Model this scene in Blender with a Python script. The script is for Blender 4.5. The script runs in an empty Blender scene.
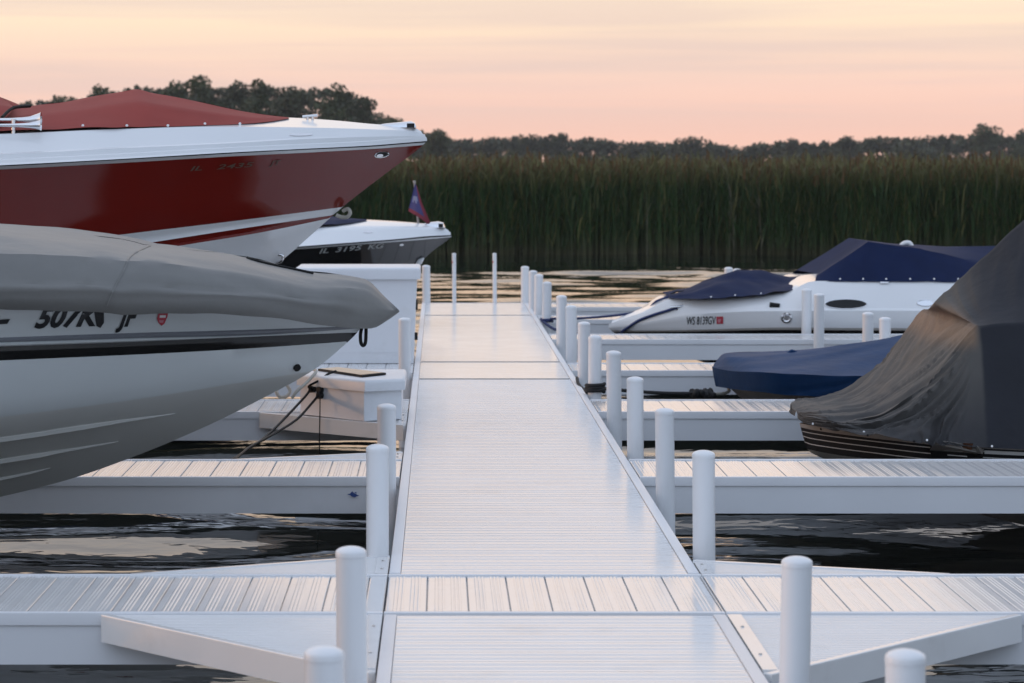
import bpy, bmesh, math, random
import numpy as np
from mathutils import Vector, noise
from mathutils.bvhtree import BVHTree
R = math.radians
random.seed(7)
S = bpy.context.scene
COL = S.collection
# ------------------------------------------------------------------ camera geometry (metres; deck level is z = 0)
F, CX, CY, H = 2660.0, 439.0, 162.0, 1.62
WATER = -0.55
def P(px, py, Y):                       # where a photo point lies at distance Y
    return Vector(((px - CX) * Y / F, Y, H - (py - CY) * Y / F))
def lerp(a, b, t): return a + (b - a) * t
def clamp(x, a=0., b=1.): return max(a, min(b, x))
# ------------------------------------------------------------------ materials
def mat(name, color, rough=0.5, metal=0.0, var=0.06, vscale=6.0, bump=0.0, bscale=40.0, spec=0.5,
        coat=0.0, stretch=(1, 1, 1), dirt=None, dirt_amt=0.0, dirt_scale=2.0, rvar=0.0):
    m = bpy.data.materials.new(name); m.use_nodes = True
    nt = m.node_tree; n = nt.nodes; l = nt.links
    b = n['Principled BSDF']
    b.inputs['Roughness'].default_value = rough; b.inputs['Metallic'].default_value = metal
    b.inputs['Specular IOR Level'].default_value = spec
    b.inputs['Coat Weight'].default_value = coat; b.inputs['Coat Roughness'].default_value = 0.05
    tc = n.new('ShaderNodeTexCoord'); mp = n.new('ShaderNodeMapping'); mp.inputs['Scale'].default_value = stretch
    l.new(tc.outputs['Object'], mp.inputs['Vector'])
    nz = n.new('ShaderNodeTexNoise'); nz.inputs['Scale'].default_value = vscale; nz.inputs['Detail'].default_value = 5
    l.new(mp.outputs[0], nz.inputs['Vector'])
    rp = n.new('ShaderNodeValToRGB')
    rp.color_ramp.elements[0].position = .3; rp.color_ramp.elements[1].position = .7
    rp.color_ramp.elements[0].color = (*[c * (1 - var) for c in color], 1)
    rp.color_ramp.elements[1].color = (*[min(1, c * (1 + var)) for c in color], 1)
    l.new(nz.outputs['Fac'], rp.inputs['Fac'])
    out = rp.outputs['Color']
    if dirt is not None:
        nd = n.new('ShaderNodeTexNoise'); nd.inputs['Scale'].default_value = dirt_scale; nd.inputs['Detail'].default_value = 9
        nd.inputs['Roughness'].default_value = .7
        l.new(mp.outputs[0], nd.inputs['Vector'])
        r2 = n.new('ShaderNodeValToRGB'); r2.color_ramp.elements[0].position = .55; r2.color_ramp.elements[1].position = .8
        r2.color_ramp.elements[0].color = (0, 0, 0, 1); r2.color_ramp.elements[1].color = (dirt_amt,) * 3 + (1,)
        l.new(nd.outputs['Fac'], r2.inputs['Fac'])
        mx = n.new('ShaderNodeMixRGB'); mx.inputs['Color2'].default_value = (*dirt, 1)
        l.new(r2.outputs['Color'], mx.inputs['Fac']); l.new(out, mx.inputs['Color1']); out = mx.outputs['Color']
    l.new(out, b.inputs['Base Color'])
    if rvar:
        mr = n.new('ShaderNodeMapRange'); mr.inputs['To Min'].default_value = max(.01, rough - rvar); mr.inputs['To Max'].default_value = rough + rvar
        l.new(nz.outputs['Fac'], mr.inputs['Value']); l.new(mr.outputs[0], b.inputs['Roughness'])
    if bump:
        nb = n.new('ShaderNodeTexNoise'); nb.inputs['Scale'].default_value = bscale; nb.inputs['Detail'].default_value = 4
        l.new(mp.outputs[0], nb.inputs['Vector'])
        bp = n.new('ShaderNodeBump'); bp.inputs['Distance'].default_value = bump; bp.inputs['Strength'].default_value = 1
        l.new(nb.outputs['Fac'], bp.inputs['Height']); l.new(bp.outputs[0], b.inputs['Normal'])
    return m
M = {}
M['deck'] = mat('white_deck_aluminium', (.72, .715, .71), .14, var=.03, vscale=3, dirt=(.46, .44, .41), dirt_amt=.4, dirt_scale=2.6, rvar=.04, spec=.62)
M['fascia'] = mat('white_powder_coat', (.70, .71, .73), .38, var=.03, vscale=2, dirt=(.42, .42, .41), dirt_amt=.3, dirt_scale=1.2, bump=.0004, bscale=20)
M['post'] = mat('white_pvc_sleeve', (.74, .75, .765), .36, var=.025, vscale=3, dirt=(.48, .47, .44), dirt_amt=.4, dirt_scale=4, stretch=(1, 1, .35))
M['joint'] = mat('grey_joint_rubber', (.26, .265, .27), .6)
M['gap'] = mat('dark_underframe', (.03, .03, .032), .7)
M['gel'] = mat('white_gelcoat', (.74, .75, .76), .16, var=.02, vscale=2, coat=.3, rvar=.04)
M['gel_grey'] = mat('pale_grey_gelcoat', (.58, .61, .61), .2, var=.03, vscale=1.5, coat=.2, rvar=.05)
M['gel_bottom'] = mat('grey_bottom_gelcoat', (.50, .50, .475), .3, var=.05, vscale=2)
M['red'] = mat('deep_red_gelcoat', (.17, .012, .008), .12, var=.03, coat=.15, spec=.4)
M['black'] = mat('black_gelcoat', (.010, .010, .011), .08, var=.05, coat=.5)
M['stripe_grey'] = mat('grey_stripe', (.17, .18, .20), .25)
M['stripe_black'] = mat('black_stripe', (.012, .012, .012), .25)
M['rubber'] = mat('black_rubber', (.009, .009, .009), .55, bump=.001, spec=.2)
M['chrome'] = mat('polished_steel', (.75, .75, .76), .1, metal=1, var=.03)
M['alu'] = mat('brushed_aluminium', (.55, .54, .53), .35, metal=.8, var=.05)
M['canvas_grey'] = mat('grey_canvas', (.17, .168, .16), .46, var=.06, vscale=5, bump=.004, bscale=9, spec=.6, dirt=(.12, .11, .10), dirt_amt=.4, dirt_scale=3)
M['canvas_red'] = mat('faded_red_canvas', (.27, .045, .036), .8, var=.06, vscale=5, bump=.003, bscale=10, spec=.3)
M['canvas_navy'] = mat('navy_canvas', (.006, .014, .052), .7, var=.1, vscale=6, bump=.004, bscale=10, spec=.12)
M['canvas_blue'] = mat('blue_tarp_canvas', (.004, .032, .100), .6, var=.12, vscale=5, bump=.006, bscale=9, spec=.25)
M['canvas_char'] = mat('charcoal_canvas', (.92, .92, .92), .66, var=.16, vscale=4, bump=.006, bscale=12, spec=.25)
_nt = M['canvas_char'].node_tree; _b = _nt.nodes['Principled BSDF']; _vc = _nt.nodes.new('ShaderNodeVertexColor'); _vc.layer_name = 'painted_light'
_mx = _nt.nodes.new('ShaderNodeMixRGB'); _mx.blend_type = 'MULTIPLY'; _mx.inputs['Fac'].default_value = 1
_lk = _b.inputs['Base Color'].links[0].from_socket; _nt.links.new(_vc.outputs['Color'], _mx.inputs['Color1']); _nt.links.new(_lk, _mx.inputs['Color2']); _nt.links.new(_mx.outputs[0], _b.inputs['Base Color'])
M['hull_dark'] = mat('dark_hull_paint', (.017, .017, .018), .45, var=.08, spec=.22)
M['tan'] = mat('tan_rail_vinyl', (.36, .335, .31), .4, var=.06)
M['silver'] = mat('silver_stripe', (.68, .67, .65), .3)
M['rope_black'] = mat('black_rope', (.012, .012, .013), .8, bump=.004, bscale=120)
M['rope_blue'] = mat('blue_rope', (.015, .03, .11), .8, bump=.004, bscale=120)
M['rope_white'] = mat('worn_white_rope', (.45, .43, .38), .85, bump=.004, bscale=150)
M['poly'] = mat('white_box_plastic', (.70, .72, .75), .4, var=.03, vscale=2, bump=.0006, bscale=30, dirt=(.40, .41, .36), dirt_amt=.35, dirt_scale=2.2)
M['tanboard'] = mat('tan_panel', (.62, .47, .32), .45, var=.05)
M['letter'] = mat('black_vinyl', (.012, .013, .015), .4)
M['letter_pale'] = mat('pale_vinyl', (.42, .43, .42), .4)
M['letter_dim'] = mat('dim_gold_vinyl', (.10, .065, .04), .4)
M['sticker_red'] = mat('red_sticker', (.42, .03, .05), .5)
M['sticker_pink'] = mat('pink_sticker', (.5, .2, .24), .5)
M['sticker_white'] = mat('white_sticker', (.75, .72, .72), .5)
M['emblem'] = mat('blue_emblem_vinyl', (.02, .06, .22), .4)
M['flag_blue'] = mat('purple_blue_flag', (.055, .05, .15), .8, var=.1)
M['flag_red'] = mat('red_flag_edge', (.19, .025, .04), .8, var=.1)
M['flag_white'] = mat('white_flag_band', (.22, .22, .32), .8, var=.1)
M['glass'] = mat('dark_port_glass', (.010, .010, .011), .15, spec=.25)
M['bark'] = mat('grey_bark', (.055, .045, .036), .9, bump=.03, bscale=8)
M['leaf'] = mat('tree_leaves', (.045, .058, .022), .6, var=.35, vscale=.5, spec=.3)
M['leaf2'] = mat('far_tree_leaves', (.048, .055, .025), .6, var=.35, vscale=.3, spec=.3)
M['leaf3'] = mat('willow_leaves', (.065, .072, .028), .6, var=.3, vscale=.4, spec=.3)
M['ground'] = mat('marsh_soil', (.045, .042, .025), .9, var=.3, vscale=.3)
M['snap'] = mat('white_snap', (.8, .8, .8), .3)
M['copper'] = mat('copper_fitting', (.5, .22, .12), .35, metal=.6)
M['redlens'] = mat('red_reflector', (.5, .05, .03), .3)
# ------------------------------------------------------------------ object helpers
ORIG = {}
def tag(o, label=None, cat=None, group=None, kind=None):
    if label: o['label'] = label
    if cat: o['category'] = cat
    if group: o['group'] = group
    if kind: o['kind'] = kind
    return o
def thing(name, loc, label, cat, group=None):
    o = bpy.data.objects.new(name, None); COL.objects.link(o); o.location = loc; o.empty_display_size = .2
    ORIG[o.name] = Vector(loc)
    return tag(o, label, cat, group)
def build(name, verts, faces, mats, parent=None, fm=None, smooth=None, origin=None, weld=0):
    """verts in world metres; one mesh object, child of parent when given"""
    og = ORIG[parent.name] if parent is not None else Vector(origin if origin is not None else (0, 0, 0))
    me = bpy.data.meshes.new(name)
    me.from_pydata([tuple(Vector(v) - og) for v in verts], [], [tuple(f) for f in faces])
    if not isinstance(mats, (list, tuple)): mats = [mats]
    for m in mats: me.materials.append(m)
    if fm: me.polygons.foreach_set('material_index', fm)
    if weld:
        bm = bmesh.new(); bm.from_mesh(me)
        bmesh.ops.remove_doubles(bm, verts=bm.verts, dist=weld)
        bmesh.ops.dissolve_degenerate(bm, edges=bm.edges, dist=weld * .5)
        bmesh.ops.recalc_face_normals(bm, faces=bm.faces)
        bm.to_mesh(me); bm.free()
    if smooth:
        me.polygons.foreach_set('use_smooth', [True] * len(me.polygons))
        me.set_sharp_from_angle(angle=R(smooth))
    me.update()
    o = bpy.data.objects.new(name, me); COL.objects.link(o)
    if parent is not None:
        o.parent = parent
    else:
        o.location = og
    ORIG[o.name] = og
    return o
class MB:
    def __init__(s): s.v = []; s.f = []; s.m = []
    def add(s, v, f, mi=0):
        b = len(s.v); s.v += [Vector(x) for x in v]; s.f += [tuple(i + b for i in q) for q in f]; s.m += [mi] * len(f); return s
    def box(s, x0, x1, y0, y1, z0, z1, mi=0, bev=0):
        if bev <= 0:
            v = [(x, y, z) for z in (z0, z1) for y in (y0, y1) for x in (x0, x1)]
            return s.add(v, [(0, 2, 3, 1), (4, 5, 7, 6), (0, 1, 5, 4), (2, 6, 7, 3), (0, 4, 6, 2), (1, 3, 7, 5)], mi)
        return s.prism([(x0, y0), (x1, y0), (x1, y1), (x0, y1)], z0, z1, mi, bev)
    def prism(s, poly, z0, z1, mi=0, bev=0):
        """convex polygon (ccw) extruded; top edge rounded by bev"""
        n = len(poly); c = Vector((sum(p[0] for p in poly) / n, sum(p[1] for p in poly) / n))
        rings = [(z0, 0)]
        if bev > 0:
            for k in range(4):
                a = k / 3 * math.pi / 2
                rings.append((z1 - bev + bev * math.sin(a), bev * (1 - math.cos(a))))
        else: rings.append((z1, 0))
        def inset(d):
            o = []
            for i in range(n):
                p0, p1, p2 = Vector(poly[i - 1]), Vector(poly[i]), Vector(poly[(i + 1) % n])
                e1 = (p1 - p0).normalized(); e2 = (p2 - p1).normalized()
                n1 = Vector((-e1.y, e1.x)); n2 = Vector((-e2.y, e2.x)); b = (n1 + n2).normalized()
                o.append(p1 + b * (d / max(.3, b.dot(n1))))
            return o
        v = []
        for z, d in rings: v += [(p.x, p.y, z) for p in inset(d)]
        f = [tuple(reversed(range(n)))]
        for k in range(len(rings) - 1):
            for i in range(n):
                j = (i + 1) % n; f.append((k * n + i, k * n + j, k * n + n + j, k * n + n + i))
        f.append(tuple((len(rings) - 1) * n + i for i in range(n)))
        return s.add(v, f, mi)
    def tube(s, pts, r, n=8, mi=0, smooth=0, caps=True):
        pts = [Vector(p) for p in pts]
        if smooth: pts = cat_pts(pts, smooth)
        rr = r if isinstance(r, (list, tuple)) else [r] * len(pts)
        if len(rr) != len(pts): rr = [lerp(rr[0], rr[-1], i / (len(pts) - 1)) for i in range(len(pts))]
        v = []; up = Vector((0, 0, 1)); prev = None
        for i, p in enumerate(pts):
            t = (pts[min(i + 1, len(pts) - 1)] - pts[max(i - 1, 0)]).normalized()
            a = (prev if prev is not None else (up if abs(t.z) < .9 else Vector((1, 0, 0))))
            a = (a - t * a.dot(t)).normalized(); prev = a; b = t.cross(a)
            for k in range(n):
                q = 2 * math.pi * k / n; v.append(p + (a * math.cos(q) + b * math.sin(q)) * rr[i])
        f = []
        for i in range(len(pts) - 1):
            for k in range(n):
                j = (k + 1) % n; f.append((i * n + k, i * n + j, i * n + n + j, i * n + n + k))
        if caps: f += [tuple(reversed(range(n))), tuple((len(pts) - 1) * n + k for k in range(n))]
        return s.add(v, f, mi)
    def done(s, name, mats, parent=None, smooth=None, origin=None, weld=0):
        return build(name, s.v, s.f, mats, parent, s.m, smooth, origin, weld)
def cat_pts(pts, k):
    o = []
    for i in range(len(pts) - 1):
        p0 = pts[max(i - 1, 0)]; p1 = pts[i]; p2 = pts[i + 1]; p3 = pts[min(i + 2, len(pts) - 1)]
        for j in range(k):
            t = j / k
            o.append(.5 * ((2 * p1) + (p2 - p0) * t + (2 * p0 - 5 * p1 + 4 * p2 - p3) * t * t + (3 * p1 - p0 - 3 * p2 + p3) * t ** 3))
    o.append(pts[-1]); return o
class Interp:                           # monotone cubic through sorted points
    def __init__(s, xs, ys):
        z = sorted(zip(xs, ys)); x = [z[0][0]]; y = [z[0][1]]
        for a, b in z[1:]:
            if a > x[-1] + 1e-6: x.append(a); y.append(b)
        s.x, s.y = x, y; n = len(x)
        d = [(y[i + 1] - y[i]) / (x[i + 1] - x[i]) for i in range(n - 1)]
        m = [0] * n
        if n > 1:
            m[0] = d[0]; m[-1] = d[-1]
            for i in range(1, n - 1):
                if d[i - 1] * d[i] <= 0: m[i] = 0
                else:
                    w1 = 2 * (x[i + 1] - x[i]) + (x[i] - x[i - 1]); w2 = (x[i + 1] - x[i]) + 2 * (x[i] - x[i - 1])
                    m[i] = (w1 + w2) / (w1 / d[i - 1] + w2 / d[i])
        s.m = m
    def __call__(s, q):
        x, y, m = s.x, s.y, s.m
        if q <= x[0]: return y[0] + (q - x[0]) * m[0] * 0
        if q >= x[-1]: return y[-1]
        import bisect
        i = bisect.bisect_right(x, q) - 1; h = x[i + 1] - x[i]; t = (q - x[i]) / h
        return ((2 * t ** 3 - 3 * t * t + 1) * y[i] + (t ** 3 - 2 * t * t + t) * h * m[i] + (-2 * t ** 3 + 3 * t * t) * y[i + 1] + (t ** 3 - t * t) * h * m[i + 1])
# ------------------------------------------------------------------ boats: lofted hulls
class Loft:
    """rows run bow to stern, listed from centreline top over the sheer and down to the keel.
    each row: (trace[(px,py)], B, L, p); B None = lies on the straight section between the neighbours that have B"""
    def __init__(s, Yc, sgn, rows, tip, length, ns=90, pw=1.7):
        s.Yc = Yc; s.sgn = sgn; s.rows = rows; s.tip = tip
        k = s.keel = len(rows) - 1
        tr = rows[tip][0]
        s.xb = (tr[0][0] - CX) * Yc / F
        fixed = [i for i, r in enumerate(rows) if r[1] is not None]
        img = [Interp([p[0] for p in r[0]], [p[1] for p in r[0]]) for r in rows]
        s.s0 = []; s.z = []
        def hbof(i, sv):
            r = rows[i]; u = (sv - s.s0[i]) / r[2] if i < len(s.s0) and s.s0[i] is not None else sv / r[2]
            u = clamp(u); return r[1] * (1 - (1 - u) ** r[3])
        s.s0 = [None] * len(rows)
        for i in fixed:
            x0 = (rows[i][0][0][0] - CX) * Yc / F; s.s0[i] = max(0, (s.xb - x0) * sgn)
        s.hbof = hbof
        for i, r in enumerate(rows):
            ss = []; zz = []
            for (px, py) in r[0]:
                Y = Yc
                for _ in range(8):
                    X = (px - CX) * Y / F; sv = (s.xb - X) * sgn
                    if r[1] is not None: hb = hbof(i, sv)
                    else:
                        a = max(q for q in fixed if q < i); c = min(q for q in fixed if q > i)
                        ya, yc = img[a](px), img[c](px); fr = clamp((py - ya) / (yc - ya) if abs(yc - ya) > 1e-6 else .5)
                        hb = lerp(hbof(a, sv), hbof(c, sv), fr)
                    Y = Yc - hb
                X = (px - CX) * Y / F
                ss.append((s.xb - X) * sgn); zz.append(H - (py - CY) * Y / F)
            if s.s0[i] is None: s.s0[i] = max(0, ss[0])
            s.z.append(Interp(ss, zz))
        st = [length * (q / ns) ** pw for q in range(ns + 1)]
        st = sorted(set(st + [v for v in s.s0 if v < length]))
        s.st = st; s.grid = []
        for sv in st:
            col = [None] * len(rows)
            zk = s.z[k](sv); col[k] = (0., zk)
            for i in fixed:
                if i == k: continue
                if i > tip or i == tip:
                    if sv < s.s0[i] - 1e-9: col[i] = (0., zk)
                    else:
                        bl_ = clamp((sv - s.s0[i]) / .35); bl_ = bl_ * bl_ * (3 - 2 * bl_)
                        zz = s.z[i](sv) + (0 if i == tip else (s.z[k](s.s0[i]) - s.z[i](s.s0[i])) * (1 - bl_)); col[i] = (hbof(i, sv), max(zk, zz))
            for i in range(tip - 1, -1, -1):
                if rows[i][1] is None: continue
                if sv < s.s0[i] - 1e-9: col[i] = None
                else: col[i] = (hbof(i, sv), s.z[i](sv))
            for i in range(tip - 1, -1, -1):
                if rows[i][1] is not None and col[i] is None:
                    j = min(q for q in range(i + 1, len(rows)) if col[q] is not None); col[i] = col[j]
            for i, r in enumerate(rows):
                if r[1] is None:
                    a = max(q for q in fixed if q < i); c = min(q for q in fixed if q > i)
                    (ha, za), (hc, zc) = col[a], col[c]
                    zz = zk if sv < s.s0[i] - 1e-9 else s.z[i](sv)
                    zz = clamp(zz, min(za, zc), max(za, zc)); fr = (za - zz) / (za - zc) if abs(za - zc) > 1e-6 else 1.
                    col[i] = (lerp(ha, hc, fr), zz)
            s.grid.append(col)
    def pt(s, i, j, side):
        hb, z = s.grid[j][i]; return Vector((s.xb - s.sgn * s.st[j], s.Yc - side * hb, z))
    def part(s, name, i0, i1, mats, fm, parent, smooth=30, cap=True, bulge=0, disp=None, sub=1):
        """rows i0..i1 on both sides; fm = one material index per strip"""
        v = []; f = []; m = []
        nj = len(s.st)
        idx = []
        for a in range(i0, i1):
            for q in range(sub): idx.append((a, q / sub))
        idx.append((i1, 0.))
        for side in (1, -1):
            b = len(v)
            for (a, t) in idx:
                for j in range(nj):
                    p = s.pt(a, j, side)
                    if t > 0:
                        p = p.lerp(s.pt(a + 1, j, side), t)
                        if bulge: 
                            q = 4 * t * (1 - t) * bulge * min(1, s.grid[j][a][0] * 3); p = p + Vector((0, -side * q, 0))
                    if disp: p = disp(p, a + t, s.st[j], side)
                    v.append(p)
            for r in range(len(idx) - 1):
                for j in range(nj - 1):
                    q = (b + r * nj + j, b + r * nj + j + 1, b + (r + 1) * nj + j + 1, b + (r + 1) * nj + j)
                    f.append(q if side * s.sgn > 0 else q[::-1]); m.append(fm[idx[r][0] - i0])
        if cap:
            n0 = len(idx) * nj
            ring = [r * nj + nj - 1 for r in range(len(idx))] + [n0 + r * nj + nj - 1 for r in reversed(range(len(idx)))]
            f.append(tuple(ring)); m.append(fm[-1])
        o = build(name, v, f, mats, parent, m, smooth, weld=2e-4)
        return o
def bvh(*objs):
    v = []; f = []
    for o in objs:
        og = ORIG[o.name]; b = len(v)
        v += [q.co + og for q in o.data.vertices]; f += [tuple(i + b for i in p.vertices) for p in o.data.polygons]
    return BVHTree.FromPolygons(v, f)
EYE = Vector((0, 0, H))
def onto(tree, px, py, off=.004):       # the point of a built surface seen at this photo point
    d = (P(px, py, 10) - EYE).normalized(); loc, nor, _, _ = tree.ray_cast(EYE, d)
    if loc is None: return None
    if nor.dot(d) > 0: nor = -nor
    return loc + nor * off
def decal(name, tree, polys, mats, parent, mi=None, off=.004):
    mb = MB()
    for q, poly in enumerate(polys):
        pts = [onto(tree, x, y, off) for x, y in poly]
        if any(p is None for p in pts): continue
        mb.add(pts, [tuple(range(len(pts)))], mi[q] if mi else 0)
    return mb.done(name, mats, parent)
def ell(cx, cy, rx, ry, n=20, rot=0):
    c, s_ = math.cos(rot), math.sin(rot)
    return [(cx + rx * math.cos(a) * c - ry * math.sin(a) * s_, cy + rx * math.cos(a) * s_ + ry * math.sin(a) * c) for a in [2 * math.pi * k / n for k in range(n)]]
def text_polys(body, shear=0, bold=0):
    cu = bpy.data.curves.new('t', 'FONT'); cu.body = body; cu.shear = shear; cu.size = 1; cu.resolution_u = 3; cu.offset = bold
    cu.fill_mode = 'FRONT'
    ob = bpy.data.objects.new('t', cu); COL.objects.link(ob)
    dg = bpy.context.evaluated_depsgraph_get(); dg.update()
    me = bpy.data.meshes.new_from_object(ob.evaluated_get(dg))
    v = [tuple(q.co[:2]) for q in me.vertices]; f = [tuple(p.vertices) for p in me.polygons]
    bpy.data.objects.remove(ob); bpy.data.curves.remove(cu); bpy.data.meshes.remove(me)
    return v, f
def lettering(name, tree, body, p0, p1, height, m, parent, shear=0, bold=0, off=.005, clip=None):
    """text along the photo line p0->p1 (baseline), cap height in photo pixels, laid on the built surface"""
    v, f = text_polys(body, shear, bold)
    w0 = min(x for x, y in v); w1 = max(x for x, y in v); capx = .70
    mb = MB(); pts = []
    for x, y in v:
        t = (x - w0) / (w1 - w0); px = lerp(p0[0], p1[0], t); py = lerp(p0[1], p1[1], t) - y / capx * height
        pts.append(onto(tree, px, py, off))
    ok = [q for q in f if all(pts[i] is not None for i in q)]
    pts = [p if p is not None else Vector((0, 0, -5)) for p in pts]
    used = sorted({i for q in ok for i in q}); re = {a: b for b, a in enumerate(used)}
    mb.add([pts[i] for i in used], [tuple(re[i] for i in q) for q in ok])
    return mb.done(name, m, parent)
def rail_on(tree, trace, r, n=6, k=6, off=0.0):
    c = cat_pts([Vector((x, y, 0)) for x, y in trace], k)
    return [q for q in (onto(tree, p.x, p.y, off) for p in c) if q is not None]

# ================================================================== SETTING
def sheet(name, x0, x1, y0, y1, z, m, nx=1, ny=1):
    v = [(lerp(x0, x1, i / nx), lerp(y0, y1, j / ny), z) for j in range(ny + 1) for i in range(nx + 1)]
    f = [(j * (nx + 1) + i, j * (nx + 1) + i + 1, (j + 1) * (nx + 1) + i + 1, (j + 1) * (nx + 1) + i) for j in range(ny) for i in range(nx)]
    o = build(name, v, f, m); o['kind'] = 'structure'; return o
def water_mat():
    m = bpy.data.materials.new('lake_water'); m.use_nodes = True
    nt = m.node_tree; n = nt.nodes; l = nt.links; b = n['Principled BSDF']
    b.inputs['Base Color'].default_value = (.010, .012, .010, 1); b.inputs['Roughness'].default_value = .025; b.inputs['IOR'].default_value = 1.333
    tc = n.new('ShaderNodeTexCoord')
    prev = None
    for sc, st, dist, det in ((1.6, (.4, 1, 1), .016, 1), (6., (.6, 1, 1), .003, 2)):
        mp = n.new('ShaderNodeMapping'); mp.inputs['Scale'].default_value = st; mp.inputs['Rotation'].default_value = (0, 0, .2)
        l.new(tc.outputs['Object'], mp.inputs['Vector'])
        nz = n.new('ShaderNodeTexNoise'); nz.inputs['Scale'].default_value = sc; nz.inputs['Detail'].default_value = det; nz.inputs['Distortion'].default_value = .4
        l.new(mp.outputs[0], nz.inputs['Vector'])
        bp = n.new('ShaderNodeBump'); bp.inputs['Distance'].default_value = dist
        l.new(nz.outputs['Fac'], bp.inputs['Height'])
        if prev: l.new(prev.outputs[0], bp.inputs['Normal'])
        prev = bp
    l.new(prev.outputs[0], b.inputs['Normal'])
    return m
def lake():
    rnd = random.Random(17); wv = []
    for k in range(22):
        lam = math.exp(rnd.uniform(math.log(.8), math.log(4.2))); a = rnd.gauss(0, .30); q = 2 * math.pi / lam
        wv.append((q * math.sin(a), q * math.cos(a), rnd.uniform(0, 6.28), 1.0 * (.095 * math.sqrt(2 / 22)) / q))
    xs = [-500, -200, -80, -40, -24] + [-18 + .16 * i for i in range(251)] + [30, 45, 80, 200, 500]
    ys = [-120, -50, -15, 0, 4] + [6 + .085 * i for i in range(330)] + [34.1 + .13 * i for i in range(240)] + [67, 80, 640]
    X, Yg = np.meshgrid(np.array(xs), np.array(ys)); Z = np.zeros_like(X)
    for (kx, ky, ph, am) in wv: Z += am * np.sin(kx * X + ky * Yg + ph)
    Z *= .8 + .5 * np.sin(X * .21 + Yg * .16 + 1) * np.sin(Yg * .23 - X * .11)
    calm = np.clip((60 - Yg) / 12, .25, 1) * np.clip((X + 18) / 4, 0, 1) * np.clip((22 - X) / 4, 0, 1) * np.clip((Yg - 5) / 3, 0, 1) * np.clip(.45 + Yg / 55, 0, 1)
    Z = Z * calm + WATER
    nx, ny = len(xs), len(ys); V = np.stack([X, Yg, Z], -1).reshape(-1, 3)
    f = [(j * nx + i, j * nx + i + 1, (j + 1) * nx + i + 1, (j + 1) * nx + i) for j in range(ny - 1) for i in range(nx - 1)]
    me = bpy.data.meshes.new('water'); me.from_pydata(V.tolist(), [], f); me.polygons.foreach_set('use_smooth', [True] * len(f)); me.materials.append(water_mat())
    o = bpy.data.objects.new('water', me); COL.objects.link(o); o['kind'] = 'structure'
lake()
sheet('marsh_ground', -500, 500, 64, 640, WATER + .06, M['ground'])

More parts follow.
